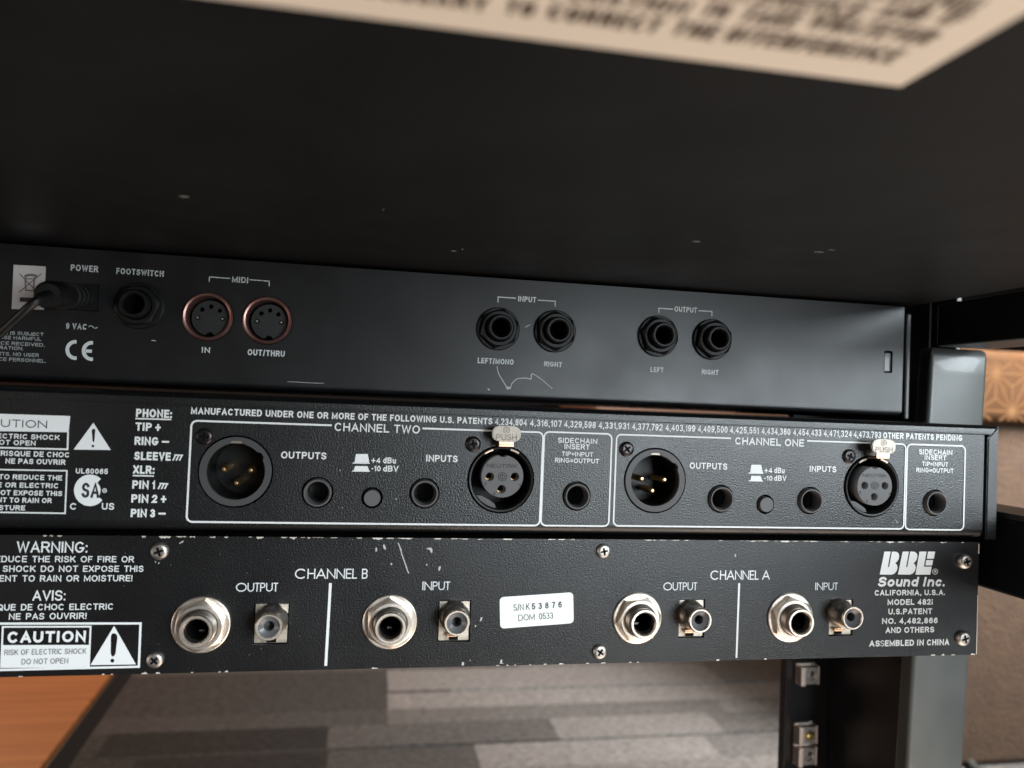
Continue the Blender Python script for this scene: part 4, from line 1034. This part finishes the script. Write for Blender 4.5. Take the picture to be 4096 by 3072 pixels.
ltext('DOM', uu(2071), uu(2138), -.0032, 25 * sc_, .09); ltext('0533', uu(2156), uu(2214), -.0032, 25 * sc_, .09)
# scratches and chips on the scuffed panel
b2 = lambda pts: [(1100 + x / 1.7015, 2100 + y / 1.7015) for x, y in pts]
bm = B()
P.line(b2([(840, 125), (850, 150), (862, 195), (878, 240), (890, 275), (900, 305), (910, 328)]), 4, bm=bm)
P.line(b2([(836, 120), (845, 135), (852, 160), (862, 168)]), 4, bm=bm)
for pts in ([(685, 155), (693, 152), (696, 168), (690, 183), (683, 176)], [(735, 133), (745, 132), (752, 150), (756, 166), (742, 165), (737, 150)], [(1028, 160), (1060, 152), (1072, 165), (1070, 190), (1060, 186), (1055, 170)], [(1115, 282), (1130, 280), (1126, 295), (1120, 312), (1112, 305)],
            [(1029, 265), (1038, 266), (1036, 276), (1028, 274)], [(1400, 628), (1412, 626), (1405, 650), (1394, 656)], [(1360, 682), (1369, 682), (1367, 695), (1360, 692)], [(787, 258), (797, 258), (795, 274), (787, 272)], [(1272, 932), (1286, 932), (1286, 955), (1270, 955)], [(1535, 915), (1547, 916), (1546, 938), (1560, 944), (1530, 942)], [(1322, 918), (1332, 918), (1330, 926)]):
    P.poly(b2(pts), bm=bm)
for pts in ([(717, 2172), (735, 2161), (733, 2168), (719, 2175)], [(2938, 2216), (2943, 2216), (2943, 2228), (2938, 2226)], [(632, 2252), (640, 2248), (636, 2256)], [(620, 2244), (626, 2246), (622, 2252)]):
    P.poly(pts, bm=bm)
obj('scratch_marks', bm, M['scratch'], pB)['kind'] = 'stuff'
bm = B(); rnd = random.Random(3)
def edge_chip(x, top, w_, h_):
    zc_ = zt if top else zb; sgn = -1 if top else 1
    X = xz(x, 2156 if top else 2660, Db)[0]
    s = Db / FPX; w_, h_ = w_ * s, h_ * s
    n_ = 6; pts = [(X - w_ / 2, zc_ + sgn * .00002)]
    for i in range(n_ + 1): pts.append((X - w_ / 2 + w_ * i / n_, zc_ + sgn * (h_ * rnd.uniform(.35, 1) * (1 if 0 < i < n_ else .3))))
    pts.append((X + w_ / 2, zc_ + sgn * .00002))
    bm.faces.new([bm.verts.new((x_, Db - .00014, z_)) for x_, z_ in pts])
for x, w_, h_ in ((180, 14, 6), (205, 12, 5), (238, 16, 6), (575, 14, 8), (660, 42, 9), (770, 20, 6), (850, 22, 7), (905, 14, 5), (1040, 26, 8), (1172, 26, 9), (1235, 10, 7), (1510, 40, 8), (1560, 30, 6), (1620, 60, 5), (1750, 30, 6), (1860, 24, 6), (1918, 14, 8), (2030, 40, 6), (3010, 30, 6), (3140, 44, 9), (3380, 30, 5), (3560, 40, 9), (3600, 20, 6), (3680, 16, 4), (3770, 26, 6), (3850, 12, 6)):
    edge_chip(x, True, w_, h_)
for x in range(700, 3900, 37):
    if rnd.random() < .45: edge_chip(x + rnd.uniform(-12, 12), True, rnd.uniform(8, 40), rnd.uniform(2, 4.5))
for x, w_, h_ in ((85, 16, 7), (415, 10, 6), (450, 8, 5), (580, 22, 8), (634, 16, 7), (770, 8, 5), (880, 10, 5), (907, 12, 7), (1500, 26, 6), (1990, 14, 5), (2030, 12, 5), (2060, 10, 4), (2120, 10, 5), (2180, 12, 6), (2245, 20, 6), (2350, 14, 5), (2412, 20, 6), (2520, 12, 5), (2550, 10, 4), (2870, 14, 7), (3060, 14, 6), (3730, 24, 8), (3770, 14, 9), (3810, 18, 6), (3890, 22, 7)):
    edge_chip(x, False, w_, h_)
box(bm, xr - .0003, xr + .00004, Db - .00012, Db + .0005, zt - .0045, zt - .0006); box(bm, xr - .0002, xr + .00004, Db - .00012, Db + .0005, zb + .0002, zb + .0230)
o = obj('paint_chips', bm, M['chip'], pB); o['kind'] = 'stuff'
